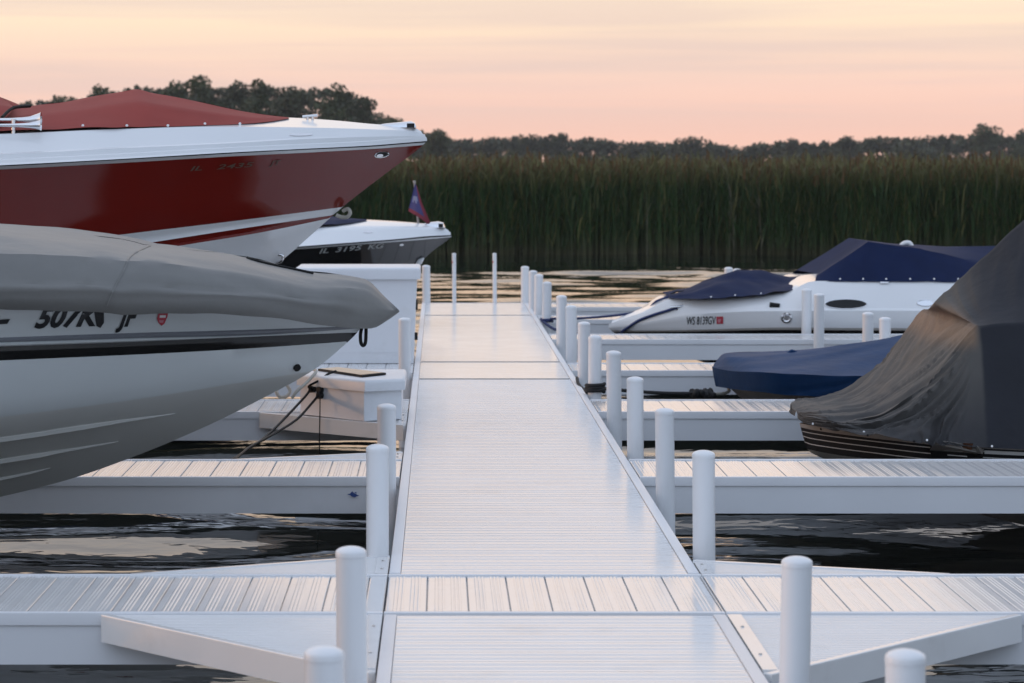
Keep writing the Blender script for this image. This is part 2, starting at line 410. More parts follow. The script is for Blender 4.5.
# ---- reeds: nobody could count them
def reeds():
    rnd = np.random.default_rng(3)
    n = 46000
    x = rnd.uniform(-36, 46, n); d = rnd.power(.62, n) * 9.0
    y0 = 62.0 + .5 * np.sin(x * .35) + .35 * np.sin(x * 1.13 + 1)
    y = y0 + d
    clump = np.array([noise.noise(Vector((a * .35, b * .35, 0))) for a, b in zip(x, y)])
    clump2 = np.array([noise.noise(Vector((a * 1.6, b * .5, 4))) for a, b in zip(x, y)])
    h = 2.20 + .16 * clump + .10 * clump2 + rnd.normal(0, .10, n)
    h = np.clip(h, 1.3, 2.55)
    lx = rnd.normal(0, .055, n); ly = rnd.normal(-.01, .05, n)
    w = rnd.uniform(.004, .009, n)
    V = []; FC = []; C = []
    tone = rnd.uniform(0, 1, n)
    for i in range(n):
        b = len(V); hh = h[i]; z0 = WATER - .05; dry = tone[i] > .985
        g = lerp(.75, 1.2, rnd.random()) * (1 + .25 * clump2[i])
        low = (.075 * g, .070 * g, .032 * g); mid = (.027 * g, .058 * g, .013 * g); top = (.098 * g, .090 * g, .026 * g)
        if dry: low = mid = top = (.12 * g, .11 * g, .07 * g)
        for k, t in enumerate((0, .3, .72, 1)):
            cx = x[i] + lx[i] * hh * t * t; cy = y[i] + ly[i] * hh * t * t; ww = w[i] * (1, .95, .7, .15)[k]
            V += [(cx - ww, cy, z0 + hh * t), (cx + ww, cy + .004, z0 + hh * t)]
            c = (low, mid, mid, top)[k]; C += [c, c]
        for k in range(3): FC.append((b + 2 * k, b + 2 * k + 1, b + 2 * k + 3, b + 2 * k + 2))
        for q in range(5):
            b = len(V); t0 = rnd.uniform(.08, .78); L = rnd.uniform(.45, .9); a = rnd.uniform(0, 6.283); lean = rnd.uniform(.2, .65)
            px = x[i] + lx[i] * hh * t0 * t0; py = y[i] + ly[i] * hh * t0 * t0; pz = z0 + hh * t0
            ca, sa = math.cos(a), math.sin(a); lw = rnd.uniform(.008, .016)
            zt = pz + L * .9
            cl = mid if rnd.random() > .25 else top
            for (r_, zz, w_) in ((0, pz, .7), (lean * L * .35, pz + L * .55, 1.), (lean * L, zt * .5 + (pz + L * .8) * .5, .1)):
                V += [(px + ca * r_ - sa * lw * w_ - lw * w_ * .5, py + sa * r_ + ca * lw * w_, zz), (px + ca * r_ + sa * lw * w_ + lw * w_ * .5, py + sa * r_ - ca * lw * w_, zz)]
                cc = cl if zz < z0 + 1.75 else top
                C += [cc, cc]
            FC += [(b, b + 1, b + 3, b + 2), (b + 2, b + 3, b + 5, b + 4)]
        if rnd.random() < .3:               # brown seed heads near the tops
            b = len(V); t = rnd.uniform(.80, .97); px = x[i] + lx[i] * hh * t * t; py = y[i] - .01; pz = z0 + hh * t; r_ = rnd.uniform(.010, .02); L = rnd.uniform(.12, .25)
            br = lerp(.7, 1.4, rnd.random()); c = (.12 * br, .062 * br, .024 * br)
            V += [(px - r_, py, pz), (px + r_, py, pz), (px + r_ * .8, py, pz + L), (px - r_ * .8, py, pz + L)]; C += [c] * 4
            FC.append((b, b + 1, b + 2, b + 3))
    me = bpy.data.meshes.new('reeds'); me.from_pydata(V, [], FC)
    at = me.color_attributes.new('tint', 'FLOAT_COLOR', 'POINT')
    arr = np.ones((len(V), 4), 'f'); arr[:, :3] = np.array(C, 'f'); at.data.foreach_set('color', arr.ravel())
    m = bpy.data.materials.new('reed_blades'); m.use_nodes = True; nt = m.node_tree
    a = nt.nodes.new('ShaderNodeVertexColor'); a.layer_name = 'tint'
    b = nt.nodes['Principled BSDF']; b.inputs['Roughness'].default_value = .6; b.inputs['Specular IOR Level'].default_value = .25
    nt.links.new(a.outputs['Color'], b.inputs['Base Color'])
    me.materials.append(m)
    o = bpy.data.objects.new('reeds', me); COL.objects.link(o)
    tag(o, 'tall dark green reed bed with brownish tops along the far shore', 'reeds', kind='stuff')
reeds()

# ---- trees
def leaf_cloud(rnd, blobs, n, size):
    V = []; FC = []
    wts = [b[3] ** 2 for b in blobs]
    for _ in range(n):
        cx, cy, cz, r, sq = rnd.choices(blobs, wts)[0]
        while True:
            d = Vector((rnd.gauss(0, 1), rnd.gauss(0, 1), rnd.gauss(0, 1)))
            if d.length > .1: break
        d.normalize(); rr = r * (1 - .55 * rnd.random() ** 2.2) * rnd.uniform(.85, 1.1)
        p = Vector((cx + d.x * rr, cy + d.y * rr, cz + d.z * rr * sq))
        a = Vector((rnd.gauss(0, 1), rnd.gauss(0, 1), rnd.gauss(0, 1))).normalized(); u = (d * .8 + a).normalized()
        t = u.orthogonal().normalized(); t.rotate(__import__('mathutils').Quaternion(u, rnd.uniform(0, 6.28))); w = u.cross(t)
        s1 = size * rnd.uniform(.5, 1.3); s2 = s1 * rnd.uniform(.45, .8)
        b = len(V); V += [p - t * s1, p + w * s2 * .9 - t * s1 * .1, p + t * s1, p - w * s2 + t * s1 * .15]
        FC.append((b, b + 1, b + 2, b + 3))
    return V, FC
def make_tree(px, pytop, wpx, Y, label, seed, kind='leaf', n=2600, lobes=17, group='trees beyond the reeds', open_=False, cat='tree'):
    rnd = random.Random(seed); k = Y / F
    x = (px - CX) * k; base = WATER + .06; top = H - (pytop - CY) * k; w = wpx * k; hh = top - base
    root = thing('broadleaf_tree', (x, Y, base), label, cat, group)
    blobs = []
    rc = w * .56
    for q in range(lobes):
        a = rnd.uniform(0, 6.28); e = (q + rnd.random()) / lobes; ro = rc * rnd.uniform(.1, .8) * (1 - .6 * e * e)
        r = rc * rnd.uniform(.30, .50) * (1.1 - .35 * e)
        zc = min(base + hh * lerp(.18, .92, e), top - r * rnd.uniform(.75, 1.1))
        blobs.append((x + ro * math.cos(a), Y + ro * math.sin(a), zc, r, rnd.uniform(.65, .95)))
    r = rc * .36; blobs.append((x + rnd.uniform(-.15, .15) * rc, Y, top - r * .85, r, .9))
    V, FC = leaf_cloud(rnd, blobs, n, max(.2, w * .038))
    build('crown', V, FC, M[kind], root)
    tb = MB(); rt = hh * .028
    tb.tube([(x, Y, base - .1), (x + rnd.uniform(-.1, .1), Y, base + hh * .3), (x + rnd.uniform(-.2, .2), Y, base + hh * .7)], [rt, rt * .8, rt * .35], 8)
    for b in blobs[:6]:
        tb.tube([(x, Y, base + hh * rnd.uniform(.22, .4)), ((x + b[0]) / 2, (Y + b[1]) / 2, lerp(base + hh * .3, b[2], .6)), b[:3]], [rt * .5, rt * .35, rt * .12], 6)
    tb.done('trunk', M['bark'], root, 60)
    return root
grove = [
 (12, 104, 44, 300, 'small dark tree above the red cover at the far left edge', 'leaf'),
 (60, 96, 56, 300, 'low round tree left of the red cover peak, over its long slope', 'leaf3'),
 (102, 85, 42, 280, 'round dark tree close to the left of the red cover peak', 'leaf'),
 (150, 88, 50, 270, 'dark tree just right of the red cover peak', 'leaf2'),
 (176, 81, 46, 262, 'dark tree left of the tallest crown in the grove', 'leaf'),
 (203, 75, 58, 258, 'tallest wide crowned tree of the grove above the red boat', 'leaf'),
 (236, 81, 48, 262, 'dark tree immediately right of the tallest crown in the grove', 'leaf2'),
 (258, 80, 44, 256, 'narrow topped dark tree in the middle of the grove', 'leaf'),
 (292, 87, 62, 266, 'lower broad tree in the dip left of the open crowned tree', 'leaf2'),
 (337, 83, 56, 250, 'open crowned tree at the right end of the grove with sky showing through', 'leaf'),
 (362, 97, 40, 258, 'ragged tree sloping down to the right of the open crowned tree', 'leaf2'),
 (388, 115, 56, 310, 'low tree behind the bow light of the red boat', 'leaf3'),
 (436, 129, 42, 330, 'small round tree just right of the red bow tip', 'leaf3'),
]
for i, (px, py, w, Y, lab, kd) in enumerate(grove):
    make_tree(px, py, w, Y, lab, 100 + i, kd, n=2300 if px == 337 else 3600, lobes=13 if px == 337 else 17)
far = [
 (492, 137, 46, 'broad low tree on the far shore above the left thin dock pole', 'leaf2'),
 (531, 134, 34, 'small pointed tree on the far shore left of the open topped one', 'leaf2'),
 (562, 132, 26, 'small open topped tree on the far shore standing just above its neighbours', 'leaf2'),
 (690, 136, 50, 'rounded tree on the far shore left of the gap with the bare tree', 'leaf2'),
 (793, 138, 36, 'dome shaped tree alone in the treeline above the small navy cover', 'leaf2'),
 (848, 135, 40, 'long low tree with a spiky left end above the navy cabin cover', 'leaf2'),
 (915, 138, 66, 'wide low tree left of the tall tree at the right edge', 'leaf2'),
 (984, 124, 44, 'tallest tree on the far shore near the right edge', 'leaf'),
 (1022, 129, 40, 'tree at the far right edge beside the tallest far shore tree', 'leaf'),
]
for i, (px, py, w, lab, kd) in enumerate(far):
    make_tree(px, py, w, 420, lab, 200 + i, kd, n=2200, lobes=14, group='trees on the far shore')
# bare reddish tree in the gap
bt = thing('bare_tree', ((730 - CX) * 400 / F, 400, WATER + .06), 'bare reddish twiggy tree in the treeline gap', 'tree')
tb = MB(); rnd = random.Random(5); bx = (730 - CX) * 400 / F
for q in range(16):
    a = rnd.uniform(-1.1, 1.1); L = rnd.uniform(1.6, 2.9)
    tb.tube([(bx, 400, 1.2), (bx + math.sin(a) * L * .4, 400 + rnd.uniform(-.5, .5), 1.6 + L * .45), (bx + math.sin(a) * L * .75, 400 + rnd.uniform(-.8, .8), 1.3 + math.cos(a) * L)], [.06, .04, .02], 5)
tb.done('branches', M['bark'], bt); tb = MB(); tb.tube([(bx, 400, -.2), (bx, 400, 1.4)], [.13, .09], 7); tb.done('trunk', M['bark'], bt)
# distant wood: reads as one mass
def far_wood():
    rnd = random.Random(11); V = []; FC = []
    def crown_row(px0, px1, Y, top_fn, step, n):
        px = px0
        while px < px1:
            k = Y / F; x = (px - CX) * k; top = H - (top_fn(px) + rnd.uniform(-1.5, 3.0) - CY) * k; base = WATER
            r = rnd.uniform(5, 9) * k
            blobs = [(x + rnd.uniform(-.6, .6) * r, Y + rnd.uniform(-3, 3), top - r * .7 - q * r * .5, r * rnd.uniform(.6, 1.), .8) for q in range(2)]
            blobs += [(x + rnd.uniform(-1, 1) * r, Y + rnd.uniform(-3, 3), base + (top - base) * rnd.uniform(.25, .85), r * 1.0, .9) for q in range(3)]
            v, f = leaf_cloud(rnd, blobs, n, .33 * Y / 420)
            b = len(V); V.extend(v); FC.extend([tuple(i + b for i in q) for q in f])
            px += step * rnd.uniform(.7, 1.3)
    crown_row(-420, 385, 320, lambda p: Interp([-420, 0, 60, 100, 150, 300, 350, 385], [110, 104, 98, 92, 86, 88, 92, 118])(p), 5, 300)
    crown_row(-420, 385, 300, lambda p: Interp([-420, 0, 60, 100, 150, 300, 350, 388], [116, 112, 106, 100, 95, 97, 101, 124])(p), 5, 300)
    crown_row(376, 1500, 440, lambda p: Interp([376, 400, 455, 500, 562, 600, 650, 715, 730, 745, 780, 820, 870, 1000, 1500], [120, 125, 139, 137, 136, 139, 142, 142, 149, 146, 141, 142, 138, 135, 130])(p), 4.5, 300)
    o = build('distant_wood', V, FC, M['leaf2'])
    tag(o, 'continuous low distant wood filling the horizon between the single trees', 'woodland', kind='stuff')
far_wood()

# ================================================================== DOCK
XL, XR = -.196, 1.024                  # walkway edges
def ribbed(profile_len, period, ribs, gap=.006, rh=.0017):
    """heights along one direction: boards with raised ribs and dark gaps"""
    p = []; q = 0.0
    while q < profile_len - .004:
        e = min(q + period, profile_len)
        p += [(q, -.014), (q + gap * .5, -.0125), (q + gap * .5 + .0015, -.001), (q + gap + .002, 0)]
        m0 = q + gap + .002; wd = e - m0
        if wd > .08:
            for c0, c1 in ((.15, .44), (.57, .86)):
                for k in range(3):
                    x0 = m0 + wd * lerp(c0, c1, k / 3); stp = wd * (c1 - c0) / 3
                    p += [(x0, 0), (x0 + stp * .22, rh), (x0 + stp * .6, rh), (x0 + stp * .82, 0)]
        p += [(e - .003, 0), (e - .001, -.002)]
        q = e
    return p
def deck_panel(name, x0, x1, y0, y1, along, parent, period=.17, ribs=5, rh=.0017, z=0.0):
    """boards run along 'along' ('x' or 'y'); ribs are real ridges"""
    mb = MB()
    if along == 'x':
        pr = ribbed(y1 - y0, period, ribs, rh=rh); n = len(pr); v = []
        for (t, h) in pr: v += [(x0, y0 + t, z + h), (x1, y0 + t, z + h)]
        mb.add(v, [(2 * i, 2 * i + 1, 2 * i + 3, 2 * i + 2) for i in range(n - 1)])
    else:
        pr = ribbed(x1 - x0, period, ribs); n = len(pr); v = []
        for (t, h) in pr: v += [(x0 + t, y0, z + h), (x0 + t, y1, z + h)]
        mb.add(v, [(2 * i, 2 * i + 2, 2 * i + 3, 2 * i + 1) for i in range(n - 1)])
    mb.box(x0, x1, y0, y1, z - .05, z - .0165)
    return mb.done(name, M['deck'], parent)
walk_secs = [
 (3.2, 9.50, 'nearest walkway section, broad bluish deck running out of the bottom edge'),
 (10.46, 19.86, 'long middle walkway section beyond the crossing planks, up to the paired seams'),
 (19.87, 21.55, 'short walkway section between the two close seams beside the white dock boxes'),
 (21.56, 28.1, 'far walkway section ending at the last seam before the two thin poles'),
 (28.11, 30.6, 'short end section of the walkway carrying the two thin poles'),
]
for (a, b, lab) in walk_secs:
    w = thing('walkway_section', (.414, a, 0), lab, 'dock section', 'sections of the main walkway')
    deck_panel('deck_panel', XL + .047, XR - .047, a, b, 'x', w, period=.1695, ribs=5, rh=.0013 if b < 12 else .0011 if b < 20 else .0003)
    for x0, x1 in ((XL, XL + .045), (XR - .045, XR)):
        mb = MB(); mb.box(x0, x1, a + .002, b - .002, -.03, .005, 0, .004); mb.done('edge_trim', M['fascia'], w, 30)
    fr = MB()
    fr.box(XL + .006, XL + .04, a + .004, b - .004, -.19, -.031); fr.box(XR - .04, XR - .006, a + .004, b - .004, -.19, -.031)
    fr.box(XL + .041, XR - .041, a + .004, a + .04, -.19, -.052); fr.box(XL + .041, XR - .041, b - .04, b - .004, -.19, -.052)
    fr.done('side_beam', M['fascia'], w)
    if b > 12: 
        mb = MB(); mb.box(XL + .05, XR - .05, b - .018, b + .004, -.02, .0045); mb.done('joint_strip', M['joint'], w)
def finger(x0, x1, y0, y1, lab, gussets=(), root_x=None, group='finger docks off the walkway', name='finger_dock', bh=.182, cross=False):
    w = thing(name, ((x0 + x1) / 2, (y0 + y1) / 2, 0), lab, 'finger dock' if not cross else 'dock section', group if not cross else 'sections of the main walkway')
    deck_panel('deck_panel', x0, x1, y0 + .03, y1 - .03, 'y', w, period=.152, ribs=5)
    for a, b in ((y0, y0 + .028), (y1 - .028, y1)):
        mb = MB(); mb.box(x0, x1, a, b, -.040, .006, 0, .003); mb.done('edge_trim', M['fascia'], w, 30)
    fr = MB()
    fr.box(x0, x1, y0 + .008, y0 + .045, -bh, -.0415); fr.box(x0, x1, y1 - .045, y1 - .008, -bh, -.0415)
    fr.box(x0 + .002, x0 + .05, y0 + .046, y1 - .046, -bh, -.055); fr.box(x1 - .05, x1 - .002, y0 + .046, y1 - .046, -bh, -.055)
    fr.done('side_beam', M['fascia'], w)
    for (tri) in gussets:               # triangular braces: (corner, along walkway, along finger)
        (cx_, cy_), (ax, ay), (bx_, by) = tri
        c = Vector((cx_, cy_)); A = Vector((ax, ay)); B = Vector((bx_, by))
        pl = [c, A, B]
        if (A - c).cross(B - c) < 0: pl = [c, B, A]
        g = MB(); g.prism([tuple(p) for p in pl], -.09, -.014)
        # ribbed top parallel to the walkway boards
        ylo, yhi = min(cy_, ay), max(cy_, ay); n = 34
        for k in range(n):
            t0 = lerp(ylo, yhi, k / n); t1 = lerp(ylo, yhi, (k + .55) / n); t2 = lerp(ylo, yhi, (k + .62) / n); t3 = lerp(ylo, yhi, (k + .93) / n)
            def xat(y):
                s_ = (y - cy_) / (ay - cy_); return lerp(bx_, ax, s_)
            x_in = cx_
            rows = [(t0, -.004), (t1, -.004), (t2, -.0015), (t3, -.0015), (lerp(ylo, yhi, (k + 1) / n), -.004)]
            v = []
            for y, z in rows: v += [(x_in, y, z), (xat(y), y, z)]
            g.add(v, [(2 * i, 2 * i + 1, 2 * i + 3, 2 * i + 2) if xat(t0) > x_in else (2 * i, 2 * i + 2, 2 * i + 3, 2 * i + 1) for i in range(4)])
        # rim beam along the long edge
        d = (B - A).normalized(); nn = Vector((d.y, -d.x)); 
        if nn.dot(c - A) > 0: nn = -nn
        q = [A, B, B + nn * .03, A + nn * .03]
        if (q[1] - q[0]).cross(q[2] - q[0]) < 0: q = q[::-1]
        g.prism([tuple(p) for p in q], -.095, .003, 0, .004)
        # flat strip beside the walkway with bolt heads
        sx = .05 if bx_ > cx_ else -.05
        x_a, x_b = sorted((cx_, cx_ + sx)); y_a, y_b = sorted((cy_, ay))
        yy = (y_a + .05, y_b - .02) if ay < cy_ else (y_a + .02, y_b - .05)
        g.box(x_a, x_b, yy[0], yy[1], -.003, .004)
        g.done('corner_brace', M['deck'], w)
        for t in (.25, .75):
            bl = MB(); yb = lerp(yy[0], yy[1], t); bl.tube([(cx_ + sx / 2, yb, .004), (cx_ + sx / 2, yb, .0085)], .006, 8); bl.done('bolt', M['alu'], w)
    return w
LX, RX = XL - .006, XR + .006
f1l = finger(-6.2, LX, 9.53, 10.43, 'nearest left finger dock with a triangular brace, below the grey covered boat',
   [((LX, 9.525), (LX, 8.45), (-1.185, 9.525)), ((LX, 10.435), (LX, 10.93), (-1.20, 10.435))])
f1r = finger(RX, 7.0, 9.53, 10.43, 'nearest right finger dock with a triangular brace beside the leaning post',
   [((RX, 9.525), (RX, 8.42), (2.06, 9.525)), ((RX, 10.435), (RX, 10.80), (2.0, 10.435))])
finger(LX + .004, RX - .004, 9.53, 10.43, 'crossing section of lengthwise planks joining the two nearest fingers', cross=True, name='walkway_section')
f2l = finger(-6.2, LX, 13.63, 14.46, 'left finger dock with the small blue emblem behind the grey boat hull', [((LX, 14.465), (LX, 14.85), (-1.1, 14.465))])
f3l = finger(-6.2, LX, 17.2, 18.1, 'left finger dock carrying the small white corner box with cables', [((LX, 17.195), (LX, 16.38), (-1.14, 17.195))])
f4l = finger(-6.2, LX, 20.4, 22.25, 'left finger dock under the large white dock box')
rl = ['right finger dock in front of the charcoal covered fishing boat', 'right finger dock between the fishing boat bow and the blue covered boat',
      'right finger dock behind the bow of the blue covered boat', 'right finger dock along the near side of the white cruiser',
      'short looking right finger dock at the bow tip of the white cruiser', 'farthest right finger dock near the end of the walkway']
for (a, b), lab in zip(((13.63, 14.46), (17.2, 18.1), (20.6, 21.4), (24.2, 25.0), (27.25, 28.0), (29.6, 30.5)), rl):
    finger(RX, 7.6, a, b, lab)
# small blue fish-like emblem on the left finger's side beam
def emb():
    Y = 13.628; mb = MB()
    def poly(pts): mb.add([P(x, y, Y) for x, y in pts], [tuple(range(len(pts)))])
    poly([(349.5, 494.2), (352.2, 491.2), (354, 493), (356.6, 494.2), (357.2, 496), (355, 497.2), (353, 497), (351, 496)])
    poly([(347, 494.2), (349.6, 493.8), (349.8, 495.3)]); poly([(357, 494.8), (359.2, 495.5), (357, 496.4)])
    poly([(354.2, 492.6), (356.4, 491.8), (356.4, 493.8)])
    o = mb.done('emblem', M['emblem'], f2l); o['label'] = 'small blue fish shaped emblem'
emb()

# ---- posts
posts = [
 (324, 646, 6.24, 1, 'stubby white post cut by the bottom edge, left of the walkway'),
 (905.5, 649, 6.22, 1, 'stubby white post cut by the bottom edge at lower right'),
 (351, 546, 8.08, 1, 'tall white post in front of the nearest left corner brace'),
 (797, 556, 8.10, 1, 'slightly leaning white post in front of the nearest right corner brace'),
 (377.5, 444, 10.95, 1, 'white post behind the nearest left finger dock, left of the walkway'),
 (703.5, 450, 10.98, 1, 'white post standing right behind the nearest right finger dock'),
 (386.5, 403.5, 13.2, 1, 'white post by the emblem finger dock, behind a nearer left post'),
 (664.5, 408, 13.0, 1, 'white post just in front of the second right finger dock'),
 (635, 376.5, 14.85, 1, 'white post just behind the second right finger dock'),
 (613.5, 350.5, 16.7, 1, 'white post just in front of the third right finger dock'),
 (595, 335, 18.5, 1, 'white post with black rope coiled at its foot'),
 (584, 321.5, 20.0, 1, 'white post just behind the rope coil post, black rope round it'),
 (404.5, 317.5, 20.15, 1, 'white post between the small corner box and the large dock box'),
 (571, 305, 21.8, 1, 'white post beyond the rope posts, nearer of a close pair'),
 (561.5, 295, 23.6, 1, 'white post with the far pair, left behind its near neighbour'),
 (547, 281.5, 26.8, 1, 'white post with blue mooring line tied round its foot'),
 (538.7, 274, 28.2, 1, 'white post at the walkway seam left of the blue line post'),
 (533, 270.3, 29.3, 1, 'slim looking white post half hidden between two far posts'),
 (525, 266, 30.55, 1, 'farthest white post at the right end corner of the walkway'),
 (426, 265, 30.5, 1, 'white post at the left end corner behind the large dock box'),
 (454, 253, 30.55, .5, 'left one of the two thin poles at the walkway end'),
 (494.5, 253, 30.55, .5, 'right one of the two thin poles at the walkway end'),
 (806.8, 288.5, 25.15, 1, 'white post on the cruiser finger dock, left of the oval port'),
 (819.2, 293.3, 24.05, 1, 'white post in front of the oval port of the cruiser'),
 (868, 312, 22.4, 1, 'short white post below the cruiser behind the blue cover, left of a pair'),
 (885, 317, 21.55, 1, 'shortest white post behind the blue cover, right of a pair'),
 (728.5, 267, 29.2, 1, 'white post top showing behind the small navy bow cover'),
 (737, 268.5, 29.4, 1, 'second white post top mostly hidden by the navy bow cover peak'),
]
prnd = random.Random(21)
def post(px, top, Y, wd, lab):
    x = (px - CX) * Y / F; zt = H - (top - CY) * Y / F; r = .0465 * wd; n = 28
    ln = .02 if 'leaning' in lab else prnd.uniform(-.012, .012); ly = prnd.uniform(-.006, .006)
    def at(z): return (x + ln * (z - zt), Y + ly * (z - zt))
    dome = r * .42; zs = zt - dome
    mb = MB(); v = []
    for z in (-1.6, zs - .004):
        cx, cy = at(z); v += [(cx + r * math.cos(2 * math.pi * k / n), cy + r * math.sin(2 * math.pi * k / n), z) for k in range(n)]
    mb.add(v, [(k, (k + 1) % n, n + (k + 1) % n, n + k) for k in range(n)] + [tuple(reversed(range(n)))])
    o = mb.done('dock_post', M['post'], smooth=40, origin=(x, Y, 0))
    tag(o, lab, 'pole' if wd < 1 else 'post', 'white posts along the dock' if wd == 1 else 'thin poles at the walkway end')
    cp = MB(); v = []; m_ = 7; rc = r * 1.03
    prof = [(rc, zs - .012), (rc, zs)] + [(rc * math.cos(a), zs + dome * math.sin(a)) for a in [math.pi / 2 * k / m_ for k in range(1, m_)]]
    for rr, z in prof:
        cx, cy = at(z); v += [(cx + rr * math.cos(2 * math.pi * k / n), cy + rr * math.sin(2 * math.pi * k / n), z) for k in range(n)]
    cx, cy = at(zt); v.append((cx, cy, zt)); f = []
    for q in range(len(prof) - 1): f += [(q * n + k, q * n + (k + 1) % n, (q + 1) * n + (k + 1) % n, (q + 1) * n + k) for k in range(n)]
    L = (len(prof) - 1) * n; f += [(L + k, L + (k + 1) % n, len(v) - 1) for k in range(n)]
    cp.add(v, f); cp.done('cap', M['post'], o, 50)
    if wd < 1:
        rb = MB(); z = H - (262 - CY) * Y / F; cx, cy = at(z)
        rb.box(cx - r - .003, cx - r * .6, cy - r * .9, cy - r * .3, z - .010, z + .010); rb.done('reflector', M['redlens'], o)
    return o
for p in posts: post(*p)

# ---- dock boxes
bx = thing('dock_box', (-.64, 21.5, 0), 'large white lidded dock box under the black hulled boat', 'dock box')
mb = MB(); x0, x1, y0, y1 = -1.12, -.185, 21.36, 22.1
v = [(x0, y0, .004), (x1 - .02, y0, .004), (x1 - .02, y1, .004), (x0, y1, .004), (x0 - .01, y0 - .02, .69), (x1 + .005, y0 - .02, .69), (x1 + .005, y1 + .01, .69), (x0 - .01, y1 + .01, .69)]
mb.add(v, [(3, 2, 1, 0), (4, 5, 6, 7), (0, 1, 5, 4), (1, 2, 6, 5), (2, 3, 7, 6), (3, 0, 4, 7)])
mb.box(x0 + .02, x1 - .04, y0 - .006, y0, .09, .095); mb.box(x0 + .1, x0 + .105, y0 - .012, y0 - .004, .1, .6)
mb.done('box_body', M['poly'], bx)
lid = MB(); lid.prism([(x0 - .04, y0 - .05), (x1 + .035, y0 - .05), (x1 + .035, y1 + .04), (x0 - .04, y1 + .04)], .680, .772, 0, .024); lid.done('lid', M['poly'], bx, 50)
lt = MB(); lt.box(x1 - .005, x1 + .012, 21.6, 21.68, .42, .50); lt.box(x1 - .012, x1 + .012, 21.5, 21.56, .18, .24); lt.done('latch', M['rubber'], bx)
def pin(p, q): return (p[0], p[1])
A, B, C, D, E = (-.467, 16.57), (-.887, 17.03), (-.85, 17.42), (-.235, 17.42), (-.235, 16.70)
poly5 = [A, E, D, C, B]
sb = thing('dock_box', (-.55, 17.0, 0), 'small white five sided corner box with cables plugged into it', 'dock box')
mb = MB(); mb.prism(poly5, .006, .205); mb.done('box_body', M['poly'], sb)
cen = Vector((-.55, 17.05)); big = [tuple(cen + (Vector(p) - cen) * 1.07) for p in poly5]
mb = MB(); mb.prism(big, .192, .262, 0, .02); mb.done('lid', M['poly'], sb, 50)
def on_face(t, z, off=.0):              # point on the box's left front face
    a, b = Vector(A), Vector(B); p = a.lerp(b, t); n_ = Vector((-(b - a).y, (b - a).x)).normalized(); 
    if n_.y > 0: n_ = -n_
    p = p + n_ * off; return Vector((p.x, p.y, z))
ol = MB()
for t, z in ((.78, .175), (.66, .175), (.66, .14)):
    ol.tube([on_face(t, z, -.002), on_face(t, z, .03)], .022, 12)
ol.done('power_outlet', M['rubber'], sb, 50)
pb = MB()
q = [P(318, 371.5, 17.28), P(362, 376.0, 16.75), P(386, 372.7, 16.95), P(337, 368.5, 17.42)]
q = [(p.x, p.y) for p in q]
pb.prism(q[::-1] if (Vector(q[1]) - Vector(q[0])).cross(Vector(q[2]) - Vector(q[0])) < 0 else q, .2635, .277, 1); pb.add([(x, y, .279) for x, y in [tuple(Vector(p) + (Vector((-.60, 17.1)) - Vector(p)) * .06) for p in q]], [(0, 1, 2, 3)], 0)
o = pb.done('flat_panel', [M['tanboard'], M['rubber']], origin=(-.62, 17.1, .26)); tag(o, 'thin tan panel with dark edge lying on the small corner box', 'panel')

# ================================================================== BOATS
# ---- grey covered bowrider, nearest left
g = thing('motor_boat', (-3.5, 12, WATER), 'pale grey motorboat under a grey cover with a black side stripe, nearest on the left', 'boat', 'boats moored at the fingers')
E1 = -900
rows = [
 ([(352, 300), (300, 270), (200, 262), (0, 250), (E1, 235)], 0.0001, 1, 2),
 ([(364, 322), (340, 320), (230, 307), (0, 303), (E1, 300)], 1.10, 2.9, 2.3),
 ([(362, 326), (256, 329.5), (130, 333), (0, 337.5), (E1, 360)], None, 0, 0),
 ([(360.5, 328.5), (256, 335), (130, 338.5), (0, 342.5), (E1, 365)], None, 0, 0),
 ([(355, 333), (345, 333), (256, 336.6), (0, 346.5), (E1, 375)], None, 0, 0),
 ([(346, 342), (339, 342.5), (256, 348), (0, 360.5), (E1, 390)], None, 0, 0),
 ([(312, 371), (256, 380), (125, 401), (0, 417), (-200, 437), (E1, 460)], .93, 2.9, 2.0),
 ([(364, 323), (355, 335), (342, 347), (327, 360), (312, 371), (265, 397), (200, 429), (125, 460), (67, 480), (0, 497), (-150, 533), (-400, 570), (E1, 600)], 0.0, 1, 1),
]
lf = Loft(12.0, 1, rows, 1, 5.9)
hull = lf.part('hull', 0, 7, [M['gel_grey'], M['stripe_grey'], M['stripe_black'], M['gel_bottom']], [0, 0, 1, 0, 2, 0, 3], g, 24, bulge=.012, sub=3)
ht = bvh(hull)
for trc in ([(175, 413.5), (120, 421), (60, 430), (0, 439), (-300, 480)], [(118, 441.5), (60, 451), (0, 460.5), (-300, 506)], [(50, 468), (0, 478.5), (-200, 515)]):
    c = rail_on(ht, trc, 0)
    n_ = len(c); sr = MB(); sr.tube(c, [.002 + .014 * min(1, i / 10) for i in range(n_)], 5)
    sr.done('spray_rail', M['gel_bottom'], g, 20)
lettering('registration', ht, '507K', (34, 327), (103, 324), 19, M['letter'], g, .45, .04)
lettering('registration', ht, 'JF', (115, 325.5), (139, 324.5), 17, M['letter'], g, .45, .04)
lettering('registration', ht, 'IL', (-22, 324), (10, 322), 19, M['letter'], g, .45, .04)
decal('registration_smudge', ht, [[(93, 308), (103.5, 308), (103.5, 322), (100, 327), (96, 325)]], M['letter'], g, off=.007)
decal('sticker', ht, [[(159, 309), (168, 309), (167, 316), (164, 323), (161, 325), (158, 322), (156.5, 318)], [(159.5, 314.5), (165.5, 314.5), (165, 317), (159, 317)], [(158.5, 319.5), (163.5, 319.5), (162.5, 322), (159, 322)]],
      [M['sticker_red'], M['sticker_white'], M['sticker_pink']], g, [0, 1, 2], off=.006)
